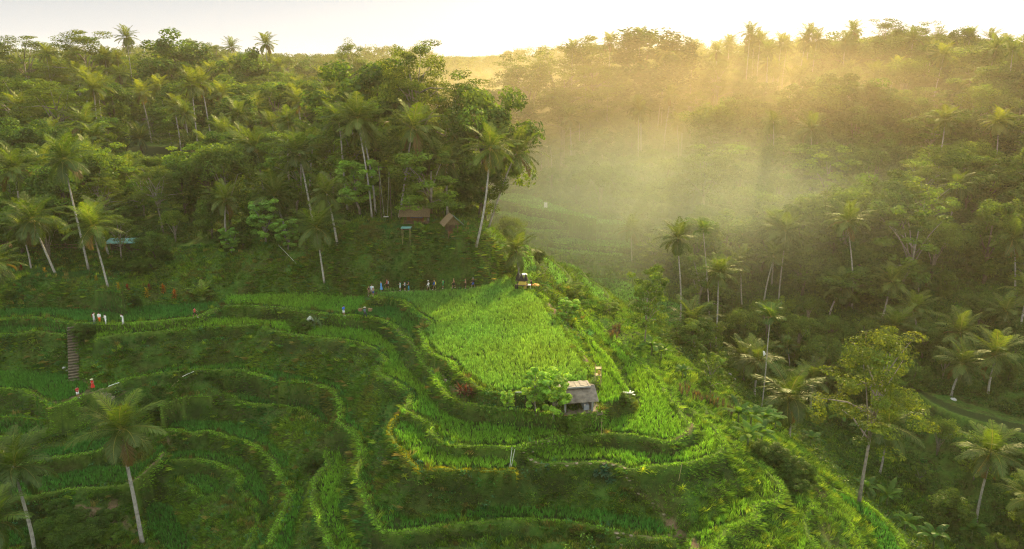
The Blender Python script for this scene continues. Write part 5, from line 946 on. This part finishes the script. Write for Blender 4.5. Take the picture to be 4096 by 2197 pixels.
# swing between two palms: two ropes and a heart shaped frame
p0 = hit(*o1(ZB, 358, 340)); root = empty('swing', p0); tag(root, 'tall rope swing with a small white seat in the clearing', 'swing')
for s_ in (-1, 1): child(MB().tube([(s_ * .3, 0, .8), (s_ * .9, .4, 9.5)], .02, 4), 'rope', M['pole'], root); child(MB().tube([(s_ * .9, .4, -.2), (s_ * .95, .4, 9.8)], .06, 5), 'post', M['dbark'], root)
child(MB().box((0, 0, .78), (.9, .35, .05)), 'seat', M['white'], root); child(MB().tube([(-.95, .4, 9.6), (.95, .4, 9.6)], .06, 5), 'beam', M['dbark'], root)
# red roofed hut across the valley, teal shelter and brown houses on the left slope
def house(p0, w_, l_, hw, hr, rz, lb, rm, wm, name='small_house'):
    root = empty(name, (p0.x, p0.y, p0.z - .3), rz); tag(root, lb, 'house'); child(MB().box((0, l_ / 2 - .04, hw / 2 + .1), (w_ * .94, .1, hw)), 'rear_wall', wm, root)
    for s_ in (-1, 1): child(MB().box((s_ * w_ * .44, 0, hw / 2 + .1), (.12, l_ * .9, hw)), 'side_wall', wm, root)
    child(MB().box((0, -l_ * .38, .55), (w_ * .9, .1, 1.0)), 'front_wall', wm, root)
    for s_ in (-.44, 0, .44): child(MB().tube([(w_ * s_, -l_ / 2, -.3), (w_ * s_, -l_ / 2, hw + .2)], .08, 5), 'post', M['wood'], root)
    q = MB(); a_ = math.atan2(hr, l_ / 2 + .5); ln = math.hypot(hr, l_ / 2 + .5)
    q.box((0, -(l_ / 2 + .5) / 2, hw + .1 + hr / 2), (w_ + .8, ln, .1), Matrix.Rotation(a_, 3, 'X')); q.box((0, (l_ / 2 + .5) / 2, hw + .1 + hr / 2), (w_ + .8, ln, .104), Matrix.Rotation(-a_, 3, 'X')); child(q, 'roof', rm, root); return root
house(hit(*o1(ZC, 215, 505)), 7, 4, 2.6, 1.8, R(-8), 'red roofed open hut half hidden behind the palms across the valley', M['redroof'], M['redroof'])
house(hit(*o1(ZA, 940, 550)), 5, 3, 1.8, .5, R(4), 'low shelter with a teal sheet roof in the shade of the left slope', M['teal'], M['darkwood'], 'teal_shelter')
house(hit(*o1(ZA, 10, 520)), 5, 4, 2.2, 1.5, R(8), 'brown roofed house cut by the left edge behind the palms', M['redroof'], M['wood'])
house(hit(*o1(ZA, 550, 100)), 6, 4, 2.4, 2.0, R(-10), 'dark red roofed house deep in the left wood', M['redroof'], M['wood'])
pa, pb_ = hit(*o1(ZA, 340, 560)), hit(*o1(ZA, 720, 555)); root = empty('wooden_fence', pa); tag(root, 'long low dark fence along the shaded path behind the leaning palms', 'fence'); d_ = pb_ - pa
for k in range(13): child(MB().tube([(d_.x * k / 12, d_.y * k / 12, d_.z * k / 12 - .4), (d_.x * k / 12, d_.y * k / 12, d_.z * k / 12 + 1.2)], .06, 5), 'post', M['darkwood'], root)
for z_ in (.5, 1.1): child(MB().tube([(0, 0, z_), (d_.x / 2, d_.y / 2, d_.z / 2 + z_), (d_.x, d_.y, d_.z + z_)], .05, 5), 'rail', M['wood'], root)
p0 = hit(*o1(ZA, 2290, 1115)); root = empty('thatched_shelter', p0, R(20)); tag(root, 'tiny grey thatched shelter beside the fountain of long leaves', 'shelter'); gable(root, 1.2, 1.2, .8, .7, M['pole'], .2)
for a_ in (-.5, .5):
    for b_ in (-.5, .5): child(MB().tube([(a_, b_, -.3), (a_, b_, .8)], .04, 5), 'post', M['wood'], root)
for k, u in enumerate((1527, 1537)):
    p0 = hit(*o1(ZB, u, 248)); root = empty('white_board', p0, R(5)); tag(root, ('left' if k == 0 else 'right') + ' of two white boards standing on the highest misty terrace', 'sign'); child(MB().box((0, 0, 1.0), (.62, .05, 1.7)), 'panel', M['white'], root); child(MB().tube([(0, .05, -.3), (0, .05, 1.2)], .04, 5), 'post', M['wood'], root)
for fn, u, v, s, lb in ((ZF, 2055, 280, 1.3, 'pale boulder beside the curved path on the right'), (ZF, 410, 95, 1.0, 'grey stone in the stream hollow'), (ZF, 440, 130, .9, 'second grey stone in the stream hollow'), (ZD, 475, 50, .8, 'whitish stone by the foot of the long stairs'), (ZD, 490, 70, .6, 'lower whitish stone by the foot of the long stairs')):
    o_ = MB().ball((0, 0, 0), s, (1.2, 1, .7), 10, 7, .12).obj('rock', M['rock'], None, True); o_.scale = (.35,) * 3; o_.location = hit(*o1(fn, u, v)); tag(o_, lb, 'rock')
p0 = hit(*o1(ZF, 640, 375)); p1_ = on(*o1(ZC, 665, 1312), p0); o_ = MB().add([(0, 0, .5), (.35, .05, .35), (.5, -.1, -.1), (.25, 0, -.5), (.1, .1, 0)], [(0, 4, 1), (1, 4, 2), (2, 4, 3), (3, 4, 0), (0, 1, 2, 3)]).obj('white_cloth', M['white']); o_.location = Vector(p1_) + Vector((-.35, -.15, 0)); tag(o_, 'scrap of white cloth caught on the pale spotted palm stem', 'cloth')
# shrine with parasols at the far corner of the main field
p0 = hit(2090, 1156); root = empty('altar', p0, R(-10)); tag(root, 'black thatched altar draped with yellow cloth at the far corner of the main field', 'shrine')
for a_ in (-.8, .8):
    for b_ in (-.5, .5): child(MB().tube([(a_, b_, -.2), (a_, b_, 1.6)], .05, 5), 'post', M['black'], root)
child(MB().box((0, 0, .75), (1.8, 1.2, .08)), 'shelf', M['wood'], root); child(MB().box((0, -.05, 1.1), (1.2, .9, .55), taper=.9), 'yellow_cloth', M['yellow'], root)
q = MB()
for a_, h_q in ((-.75, 1.6), (-.2, 1.25), (.55, 1.2)): q.add([(a_ - .38, -.45, 1.5), (a_ + .38, -.45, 1.5), (a_ + .38, .45, 1.5), (a_ - .38, .45, 1.5), (a_, 0, 1.5 + h_q)], [(0, 3, 2, 1), (0, 1, 4), (1, 2, 4), (2, 3, 4), (3, 0, 4)])
child(q, 'black_thatch', M['black'], root); child(MB().box((-.9, -.5, .4), (.5, .5, .8)), 'black_drape', M['black'], root)
def parasol(p, h, r_, mat, lb):
    root = empty('parasol', p); tag(root, lb, 'parasol', 'ceremonial parasols'); child(MB().tube([(0, 0, -.2), (0, 0, h)], .03, 5), 'pole', M['pole'], root)
    V = [(0, 0, h + r_ * .35)]; n_ = 12
    for rr_, zq in ((.5, .26), (.85, .1), (1, 0)):
        for k in range(n_): V.append((math.cos(k * 6.283 / n_) * r_ * rr_, math.sin(k * 6.283 / n_) * r_ * rr_, h + r_ * zq))
    F = [(0, 1 + k, 1 + (k + 1) % n_) for k in range(n_)]
    for b_ in range(2):
        for k in range(n_): o = 1 + b_ * n_; F.append((o + k, o + n_ + k, o + n_ + (k + 1) % n_, o + (k + 1) % n_))
    child(MB().add(V, F), 'canopy', mat, root); V = []
    for k in range(n_): a = k * 6.283 / n_; V += [(math.cos(a) * r_ * 1.01, math.sin(a) * r_ * 1.01, h), (math.cos(a) * r_ * 1.01, math.sin(a) * r_ * 1.01, h - .14)]
    child(MB().add(V, [(2 * k, 2 * k + 1, (2 * k + 3) % (2 * n_), (2 * k + 2) % (2 * n_)) for k in range(n_)]), 'fringe', M['yellow'], root)
parasol(up(hit(2096, 1152), 0), 2.3, .55, M['white'], 'white parasol rising from the black altar'); parasol(hit(2143, 1163), .95, .62, simple('orange_cloth', (.70, .36, .08), var=.1), 'low orange and yellow parasol beside the altar')
p0 = hit(2110, 1158); root = empty('table', p0); tag(root, 'white topped table before the altar', 'table'); child(MB().box((0, 0, .8), (1.1, .7, .05)), 'top', M['white'], root)
for a_ in (-.45, .45):
    for b_ in (-.28, .28): child(MB().tube([(a_, b_, -.1), (a_, b_, .8)], .025, 5), 'leg', M['white'], root)
child(MB().box((-.35, -.37, .4), (.5, .03, .7)), 'cloth', M['yellow'], root)
# ------------------------------------------------------------------ people
SKIN = simple('skin', (.42, .24, .16), var=.08, rough=.6)
HAIR = {k: simple('hair_' + k, c, var=.15, rough=.6) for k, c in dict(dark=(.02, .014, .01), blond=(.30, .20, .09), brown=(.09, .05, .03), grey=(.30, .28, .26)).items()}
_cm = {}
def cloth(c):
    if c not in _cm: _cm[c] = simple('fabric', c, var=.12, rough=.9, sc=5)
    return _cm[c]
def pose(kind):
    """joint positions; the figure faces -y"""
    J = dict(pel=(0, 0, .95), che=(0, .0, 1.28), nec=(0, 0, 1.47), hea=(0, -.02, 1.62))
    st = dict(stand=.04, phone=.03, walk=.26, photo=.05, carry=.2, run=.34, look=.03)[kind]
    for s, q in ((1, 1), (-1, -1)):
        k = 'R' if s > 0 else 'L'; f = -st * q
        J['hip' + k] = (s * .09, 0, .90); J['kne' + k] = (s * .10, f * .55 - (.05 if f < 0 else -.0), .50); J['ank' + k] = (s * .10, f, .09 + (.05 if f > 0 and st > .1 else 0)); J['toe' + k] = (s * .11, f - .15, .035 + (.0 if f < 0 else .02))
        J['sho' + k] = (s * .18, 0, 1.41)
        if kind in ('stand', 'look'): e, w_ = (s * .23, .03, 1.13), (s * .24, -.05, .88)
        elif kind in ('walk', 'run'): e, w_ = (s * .23, -.12 * q * 1 + .02, 1.14), (s * .22, -.20 * q - .12, .94 + (.1 if kind == 'run' else 0))
        elif kind == 'phone': e, w_ = (s * .22, -.02, 1.13), (s * .08, -.25, 1.17)
        elif kind == 'photo': e, w_ = (s * .24, -.16, 1.33), (s * .07, -.24, 1.55)
        elif kind == 'carry': e, w_ = ((s * .25, -.14, 1.28), (s * .16, -.17, 1.50)) if s > 0 else ((s * .24, .04, 1.13), (s * .25, -.16, .95))
        J['elb' + k] = e; J['wri' + k] = w_
    if kind in ('phone',): J['hea'] = (0, -.07, 1.60)
    if kind == 'look': J['wriR'] = (.12, -.12, 1.62); J['elbR'] = (.30, -.10, 1.42)
    return {k: Vector(v) for k, v in J.items()}
def skin_mesh(name, verts, edges, rad, root=0, sub=1):
    me = bpy.data.meshes.new(name); me.from_pydata([tuple(v) for v in verts], edges, []); o = bpy.data.objects.new(name, me); COL.objects.link(o)
    o.modifiers.new('s', 'SKIN'); sv = me.skin_vertices[0].data
    for i, r_ in enumerate(rad): sv[i].radius = (r_, r_) if not isinstance(r_, tuple) else r_
    sv[root].use_root = True; m = o.modifiers.new('u', 'SUBSURF'); m.levels = sub; m.render_levels = sub
    dg = bpy.context.evaluated_depsgraph_get(); dg.update(); out = bpy.data.meshes.new_from_object(o.evaluated_get(dg)); bpy.data.objects.remove(o); bpy.data.meshes.remove(me)
    out.name = name; out.materials.clear(); return out
BODY = {}
def body(kind):
    if kind in BODY: return BODY[kind]
    J = pose(kind); V = []; E = []; Rd = []
    def a(p, r_, par=None):
        V.append(Vector(p)); Rd.append(r_); i = len(V) - 1
        if par is not None: E.append((par, i))
        return i
    pel = a(J['pel'], (.14, .10)); wa = a((0, 0, 1.10), (.125, .095), pel); ch = a(J['che'], (.155, .105), wa); up_ = a((0, 0, 1.40), (.12, .09), ch); ne = a(J['nec'], .055, up_)
    h1 = a(J['hea'] + Vector((0, 0, -.07)), .075, ne); h2 = a(J['hea'] + Vector((0, 0, .03)), (.085, .10), h1); a(J['hea'] + Vector((0, .01, .10)), .06, h2)
    for k in 'RL':
        hp_ = a(J['hip' + k], .088, pel); kn = a(J['kne' + k], .057, hp_); an = a(J['ank' + k], .036, kn); a(J['toe' + k], .035, an)
        sh = a(J['sho' + k], .055, up_); el = a(J['elb' + k], .041, sh); wr = a(J['wri' + k], .028, el); d = (J['wri' + k] - J['elb' + k]).normalized(); a(J['wri' + k] + d * .09, .034, wr)
    bm_ = skin_mesh('body', V, E, Rd)
    # fingers, thumb, nose and ears appended to the same mesh
    X_ = MB(); nv = len(bm_.vertices); co_ = np.empty(nv * 3, np.float32); bm_.vertices.foreach_get('co', co_); X_.add(co_.reshape(-1, 3), [tuple(p.vertices) for p in bm_.polygons])
    for k, s in (('R', 1), ('L', -1)):
        d = (J['wri' + k] - J['elb' + k]).normalized(); sd_ = d.cross(Vector((0, 0, 1))); sd_ = sd_.normalized() if sd_.length > .2 else Vector((0, 1, 0)); c_ = J['wri' + k] + d * .085; fl = Vector((0, -1, 0)) if abs(d.z) > .7 else Vector((0, 0, -1))
        for q, ln in enumerate((.066, .074, .07, .056)): b_ = c_ + sd_ * (.027 - .018 * q); X_.tube([b_, b_ + d * ln * .5 + fl * .008, b_ + d * ln * .85 + fl * .03], [.0095, .009, .007], 5)
        b_ = J['wri' + k] + d * .03 + sd_ * .03; X_.tube([b_, b_ + sd_ * .025 + d * .03, b_ + sd_ * .03 + d * .06 + fl * .01], [.011, .010, .008], 5)
    h = J['hea']; X_.add([h + Vector(v) for v in ((-.014, -.095, -.03), (.014, -.095, -.03), (0, -.125, -.03), (0, -.098, .015))], [(0, 1, 2), (0, 2, 3), (1, 3, 2), (0, 3, 1)])
    for s in (-1, 1): X_.ball(h + Vector((s * .085, .0, -.01)), .025, (.4, .8, 1.2), 6, 5)
    BODY[kind] = (X_.mesh('body', SKIN, True), J); return BODY[kind]
EY = MB()
for s in (-1, 1): EY.ball((s * .032, -.098, .005), .010, (1, .6, .7), 6, 4)
EYE = EY.mesh('eyes', simple('eye', (.03, .02, .02)))
def loft(rings, n=12):
    """rings: (centre, half width x, half depth y)"""
    V = []; F = []
    for c_, a_, b_ in rings:
        for k in range(n): t = k * 2 * math.pi / n; V.append((c_[0] + a_ * math.cos(t), c_[1] + b_ * math.sin(t), c_[2]))
    for q in range(len(rings) - 1):
        for k in range(n): F.append((q * n + k, q * n + (k + 1) % n, (q + 1) * n + (k + 1) % n, (q + 1) * n + k))
    return V, F
def person(foot, face, kind, label, top=None, low='shorts', lowc=(.1, .1, .1), hair='dark', h=1.7, hat=None, bag=None, sleeve=.5, dress=None, group='people on the terraces', shoes=(.6, .6, .6), skin=None, longhair=False):
    me, J = body(kind); root = empty('person', (foot.x, foot.y, foot.z - .01), face, h / 1.75); tag(root, label, 'person', group)
    if skin: me = me.copy(); me.materials.clear(); me.materials.append(cloth(skin))
    o = bpy.data.objects.new('body', me); COL.objects.link(o); o.parent = root; o = bpy.data.objects.new('eyes', EYE); COL.objects.link(o); o.parent = root; o.location = J['hea']
    if top:
        q = MB().add(*loft([((0, 0, .90), .165, .125), ((0, 0, 1.08), .152, .118), ((0, 0, 1.28), .185, .130), ((0, 0, 1.40), .185, .115), ((0, 0, 1.465), .085, .075)]))
        for k in 'RL':
            s0, e_ = J['sho' + k], J['elb' + k]; w_ = J['wri' + k]
            if sleeve > 0: q.tube([s0 + (e_ - s0) * -.05, s0 + (e_ - s0) * min(1, sleeve * 2)] + ([e_ + (w_ - e_) * (sleeve - .5) * 1.8] if sleeve > .5 else []), [.075, .062] + ([.05] if sleeve > .5 else []), 8)
        child(q, 'shirt', cloth(top), root, True)
    if dress: child(MB().add(*loft([((0, 0, .34), .30, .26), ((0, 0, .60), .25, .21), ((0, 0, .95), .17, .13), ((0, 0, 1.10), .15, .115)], 16)), 'skirt', cloth(dress), root, True)
    elif low:
        L_ = dict(shorts=.55, trousers=1.0)[low]; q = MB().add(*loft([((0, 0, .84), .165, .125), ((0, 0, .95), .165, .122), ((0, 0, 1.0), .155, .115)]))
        for k in 'RL':
            h0, k0, a0 = J['hip' + k], J['kne' + k], J['ank' + k]
            q.tube([h0, k0 + (h0 - k0) * .15] if low == 'shorts' else [h0, k0, a0 + (k0 - a0) * .08], [.105, .09] if low == 'shorts' else [.105, .08, .085], 9)
        child(q, 'shorts' if low == 'shorts' else 'trousers', cloth(lowc), root, True)
    q = MB()
    for k in 'RL': a_, t_ = J['ank' + k], J['toe' + k]; q.tube([a_ + Vector((0, .05, -.04)), (a_ + t_) / 2 + Vector((0, 0, -.015)), t_ + Vector((0, -.02, 0))], [.045, .05, .038], 7)
    child(q, 'shoes', cloth(shoes), root, True)
    hd = J['hea']; q = MB().ball(hd + Vector((0, .022, .045)), .112, (.92, 1.0, .92), 10, 7)
    if longhair: q.tube([hd + Vector((0, .06, .02)), hd + Vector((0, .11, -.14)), hd + Vector((0, .10, -.30))], [.09, .085, .04], 8)
    child(q, 'hair', HAIR[hair], root, True)
    if hat:
        q = MB().ball(hd + Vector((0, .0, .10)), .115, (1, 1.05, .75), 10, 6); z = hd.z + .085
        if hat[0] == 'brim': q.add(*loft([((0, hd.y, z), .10, .10), ((0, hd.y, z + .005), .23, .23), ((0, hd.y, z - .015), .23, .23), ((0, hd.y, z - .02), .10, .10)], 16))
        else: q.box((0, hd.y - .15, z), (.14, .12, .015))
        child(q, 'hat', cloth(hat[1]), root, True)
    if bag: child(MB().box((0, .20, 1.2), (.30, .17, .42), taper=.8), 'backpack', cloth(bag), root)
    return root
Wt = (.78, .78, .76)
Z4 = mk(1400, 1050, 2.862); Z6 = mk(300, 1150, 2.763)
def ft(fn, u, v): return hit(*o1(fn, u, v))
gq = 'walkers in line behind the main field'; LEFT, RIGHT, CAMW, AWAY = R(-90), R(90), 0, R(180)
person(ft(Z4, 220, 388), R(10), 'phone', 'woman in a dark top and long tan skirt at the left end of the line', (.03, .02, .02), None, hair='blond', dress=(.22, .17, .09), sleeve=0, longhair=True, shoes=Wt, h=1.65)
person(ft(Z4, 252, 372), R(20), 'stand', 'bearded man in a pale blue shirt behind the two women at the left end', (.42, .52, .60), 'shorts', (.3, .3, .3), hair='brown', h=1.82)
person(ft(Z4, 270, 402), R(-20), 'phone', 'woman in a white sun hat and dark blue shorts nearest the bund', (.30, .25, .2), 'shorts', (.05, .09, .25), hat=('brim', Wt), sleeve=0, h=1.62)
person(ft(Z4, 360, 332), R(-60), 'look', 'walker in a long sky blue shirt raising a hand to the forehead', (.12, .38, .72), None, hair='brown', dress=(.10, .30, .62), group=gq, h=1.7)
person(ft(Z4, 428, 322), LEFT, 'walk', 'walker in a red checked shirt with a grey backpack', (.30, .06, .05), 'shorts', (.02, .02, .02), hair='brown', bag=(.3, .32, .34), group=gq, h=1.8)
person(ft(Z4, 577, 325), LEFT, 'phone', 'walker in a mint top and pale shorts', (.38, .62, .50), 'shorts', (.62, .70, .75), group=gq, sleeve=.2, h=1.68, longhair=True)
person(ft(Z4, 630, 325), LEFT, 'phone', 'walker in a striped pale top and black shorts', (.45, .60, .62), 'shorts', (.02, .02, .02), bag=(.03, .03, .03), group=gq, sleeve=.2, h=1.68)
person(ft(Z4, 674, 325), LEFT, 'phone', 'walker in a black top, dark hat and teal trousers', (.02, .02, .02), 'trousers', (.03, .25, .32), hat=('brim', (.03, .05, .05)), group=gq, sleeve=0, h=1.66)
person(ft(Z4, 900, 322), LEFT, 'walk', 'walker in a loose white shirt and white cap', Wt, 'shorts', (.35, .30, .27), hat=('cap', Wt), group=gq, sleeve=.9)
person(ft(Z4, 968, 318), LEFT, 'walk', 'walker in a royal blue top with a yellow bag', (.02, .12, .42), 'shorts', (.25, .2, .18), hair='blond', bag=(.7, .6, .08), group=gq, sleeve=.9)
person(ft(Z4, 1068, 312), LEFT, 'phone', 'walker dressed all in green', (.06, .42, .12), 'shorts', (.04, .20, .08), bag=(.02, .03, .03), group=gq)
person(ft(Z4, 1190, 308), LEFT, 'walk', 'walker in a brown sleeveless top and dark shorts', (.20, .10, .06), 'shorts', (.02, .02, .02), hair='blond', group=gq, sleeve=0)
person(ft(Z4, 1325, 302), LEFT, 'phone', 'bare chested walker in dark shorts', None, 'shorts', (.05, .03, .03), hair='blond', group=gq)
person(ft(Z4, 1410, 292), LEFT, 'walk', 'walker in a black shirt and blue shorts last in the line', (.02, .02, .03), 'shorts', (.03, .10, .40), hair='grey', bag=(.02, .02, .02), group=gq, h=1.78)
person(ft(Z7, 325, 712), R(60), 'phone', 'man in a bright blue shirt and white shorts on the path below the main field', (.02, .16, .62), 'shorts', Wt, h=1.78, shoes=Wt)
fm = person(ft(Z7, 690, 725), R(60), 'carry', 'farmer in a straw hat shouldering two baskets on the path', (.12, .19, .22), 'trousers', (.03, .04, .06), hat=('brim', (.55, .50, .36)), h=1.62, skin=(.20, .11, .07), shoes=(.03, .03, .03))
loc = fm.location.copy(); o_ = MB().tube([(-.9, 0, 0), (0, 0, .05), (.9, 0, 0)], .025, 6).obj('carrying_pole', M['bamb']); o_.location = loc + Vector((.05, .06, 1.40)); tag(o_, 'bamboo pole across the shoulder of the farmer', 'pole')
for s in (-1, 1):
    rt = empty('basket', loc + Vector((.05 + s * .75, .06, .95))); tag(rt, 'woven basket hanging at the ' + ('left' if s < 0 else 'right') + ' end of the shoulder pole', 'basket', 'baskets on the pole')
    child(MB().add(*loft([((0, 0, 0), .20, .20), ((0, 0, .02), .30, .30), ((0, 0, .34), .36, .36), ((0, 0, .32), .31, .31), ((0, 0, .08), .26, .26), ((0, 0, .06), .01, .01)], 14)), 'bowl', simple('wicker', (.24, .16, .08), var=.4, sc=8), rt)
    for a_ in (0, 2.1, 4.2): child(MB().tube([(math.cos(a_) * .34, math.sin(a_) * .34, .33), (0, 0, .47)], .008, 4), 'cord', M['bamb'], rt)
person(ft(Z6, 1330, 337), R(80), 'run', 'woman in a red top and black shorts striding along the bund path', (.50, .10, .06), 'shorts', (.03, .02, .02), sleeve=.2, longhair=True, shoes=Wt, h=1.66)
gw = 'visitors in white on the bund path'
person(ft(Z6, 217, 390), R(100), 'photo', 'woman in a white top and pale grey trousers holding up a phone', Wt, 'trousers', (.50, .52, .52), group=gw, longhair=True, bag=(.18, .05, .03), h=1.66)
person(ft(Z6, 277, 392), R(5), 'stand', 'visitor in a white blouse and bright orange trousers', Wt, 'trousers', (.75, .13, .02), group=gw, sleeve=.9)
person(ft(Z6, 345, 404), R(-30), 'phone', 'visitor all in white right of the orange trousers', Wt, 'trousers', Wt, group=gw, sleeve=.9, longhair=True, h=1.64)
person(ft(Z6, 537, 409), R(-70), 'photo', 'visitor all in white standing apart and taking a picture', Wt, 'trousers', Wt, group=gw, sleeve=.9, longhair=True, h=1.68)
person(ft(Z6, 203, 1132), R(25), 'phone', 'woman in a short red dress and pale sun hat', (.62, .04, .03), None, dress=(.62, .04, .03), hat=('brim', (.7, .65, .45)), sleeve=0, longhair=True, h=1.64).children[2].name = 'dress_top'
person(ft(Z6, 38, 1230), R(70), 'phone', 'man in a red shirt and white shorts facing the woman in red', (.45, .03, .04), 'shorts', Wt, h=1.72)
person(hit(2125, 1158), R(-70), 'photo', 'person in a black top and red trousers taking a photo beside the altar', (.02, .02, .02), 'trousers', (.45, .06, .04), h=1.72)
# ------------------------------------------------------------------ the air: one even volume round everything
hz = MB().box((0, 420, 10), (2400, 1500, 92)).obj('haze', (lambda b: b.m)(NB('haze')))
b = NB('haze_air'); pv = b.n('ShaderNodeVolumePrincipled'); pv.inputs['Color'].default_value = (1.0, .88, .64, 1); pv.inputs['Density'].default_value = .00017; pv.inputs['Anisotropy'].default_value = .6
b.l(pv.outputs[0], b.out.inputs['Volume']); hz.data.materials.clear(); hz.data.materials.append(b.m)
tag(hz, 'morning haze filling the valley', None, None, 'stuff')
# thicker mist lying in the valley right of the spur: soft sided, uneven
def mist_mat(nm, colr, g_):
    mm = NB(nm); pv = mm.n('ShaderNodeVolumePrincipled'); pv.inputs['Color'].default_value = (*colr, 1); pv.inputs['Anisotropy'].default_value = g_
    tc = mm.n('ShaderNodeTexCoord'); ln = mm.n('ShaderNodeVectorMath', operation='LENGTH'); mm.l(tc.outputs['Object'], ln.inputs[0])
    mr = mm.n('ShaderNodeMapRange', interpolation_type='SMOOTHSTEP'); mr.inputs['From Min'].default_value = 1.0; mr.inputs['From Max'].default_value = .15; mr.inputs['To Min'].default_value = 0; mr.inputs['To Max'].default_value = 1; mm.l(ln.outputs['Value'], mr.inputs['Value'])
    nz = mm.noise(2.6, 2); nr = mm.n('ShaderNodeMapRange'); nr.inputs['From Min'].default_value = .35; nr.inputs['From Max'].default_value = .7; nr.inputs['To Min'].default_value = .6; nr.inputs['To Max'].default_value = 1.3; mm.l(nz, nr.inputs['Value'])
    mu = mm.n('ShaderNodeMath', operation='MULTIPLY'); mm.l(mr.outputs[0], mu.inputs[0]); mm.l(nr.outputs[0], mu.inputs[1])
    at = mm.n('ShaderNodeObjectInfo'); m2 = mm.n('ShaderNodeMath', operation='MULTIPLY'); sc_ = mm.n('ShaderNodeSeparateColor'); mm.l(at.outputs['Color'], sc_.inputs[0]); m3 = mm.n('ShaderNodeMath', operation='MULTIPLY'); mm.l(mu.outputs[0], m2.inputs[0]); mm.l(sc_.outputs[0], m2.inputs[1])
    m3.inputs[1].default_value = .02; mm.l(m2.outputs[0], m3.inputs[0]); mm.l(m3.outputs[0], pv.inputs['Density']); mm.l(pv.outputs[0], mm.out.inputs['Volume'])
    return mm.m
MIST = [mist_mat('mist_air', (.88, 1.0, .74), .45), mist_mat('gold_air', (1.0, .82, .46), .3)]
for k, (c_, s_, d_) in enumerate((((46, 194, -1), (84, 72, 27), .48), ((70, 255, 20), (130, 95, 36), .36), ((0, 330, 20), (120, 110, 36), .16))):
    q = MB().ball((0, 0, 0), 1, (1, 1, 1), 32, 20).obj('mist', MIST[min(k, 1)], None, True); q.location = c_; q.scale = s_; q.color = (d_, d_, d_, 1); tag(q, ('pale morning mist drifting in the valley', 'golden haze over the right slope', 'golden haze in the far valley')[k], None, None, 'stuff')
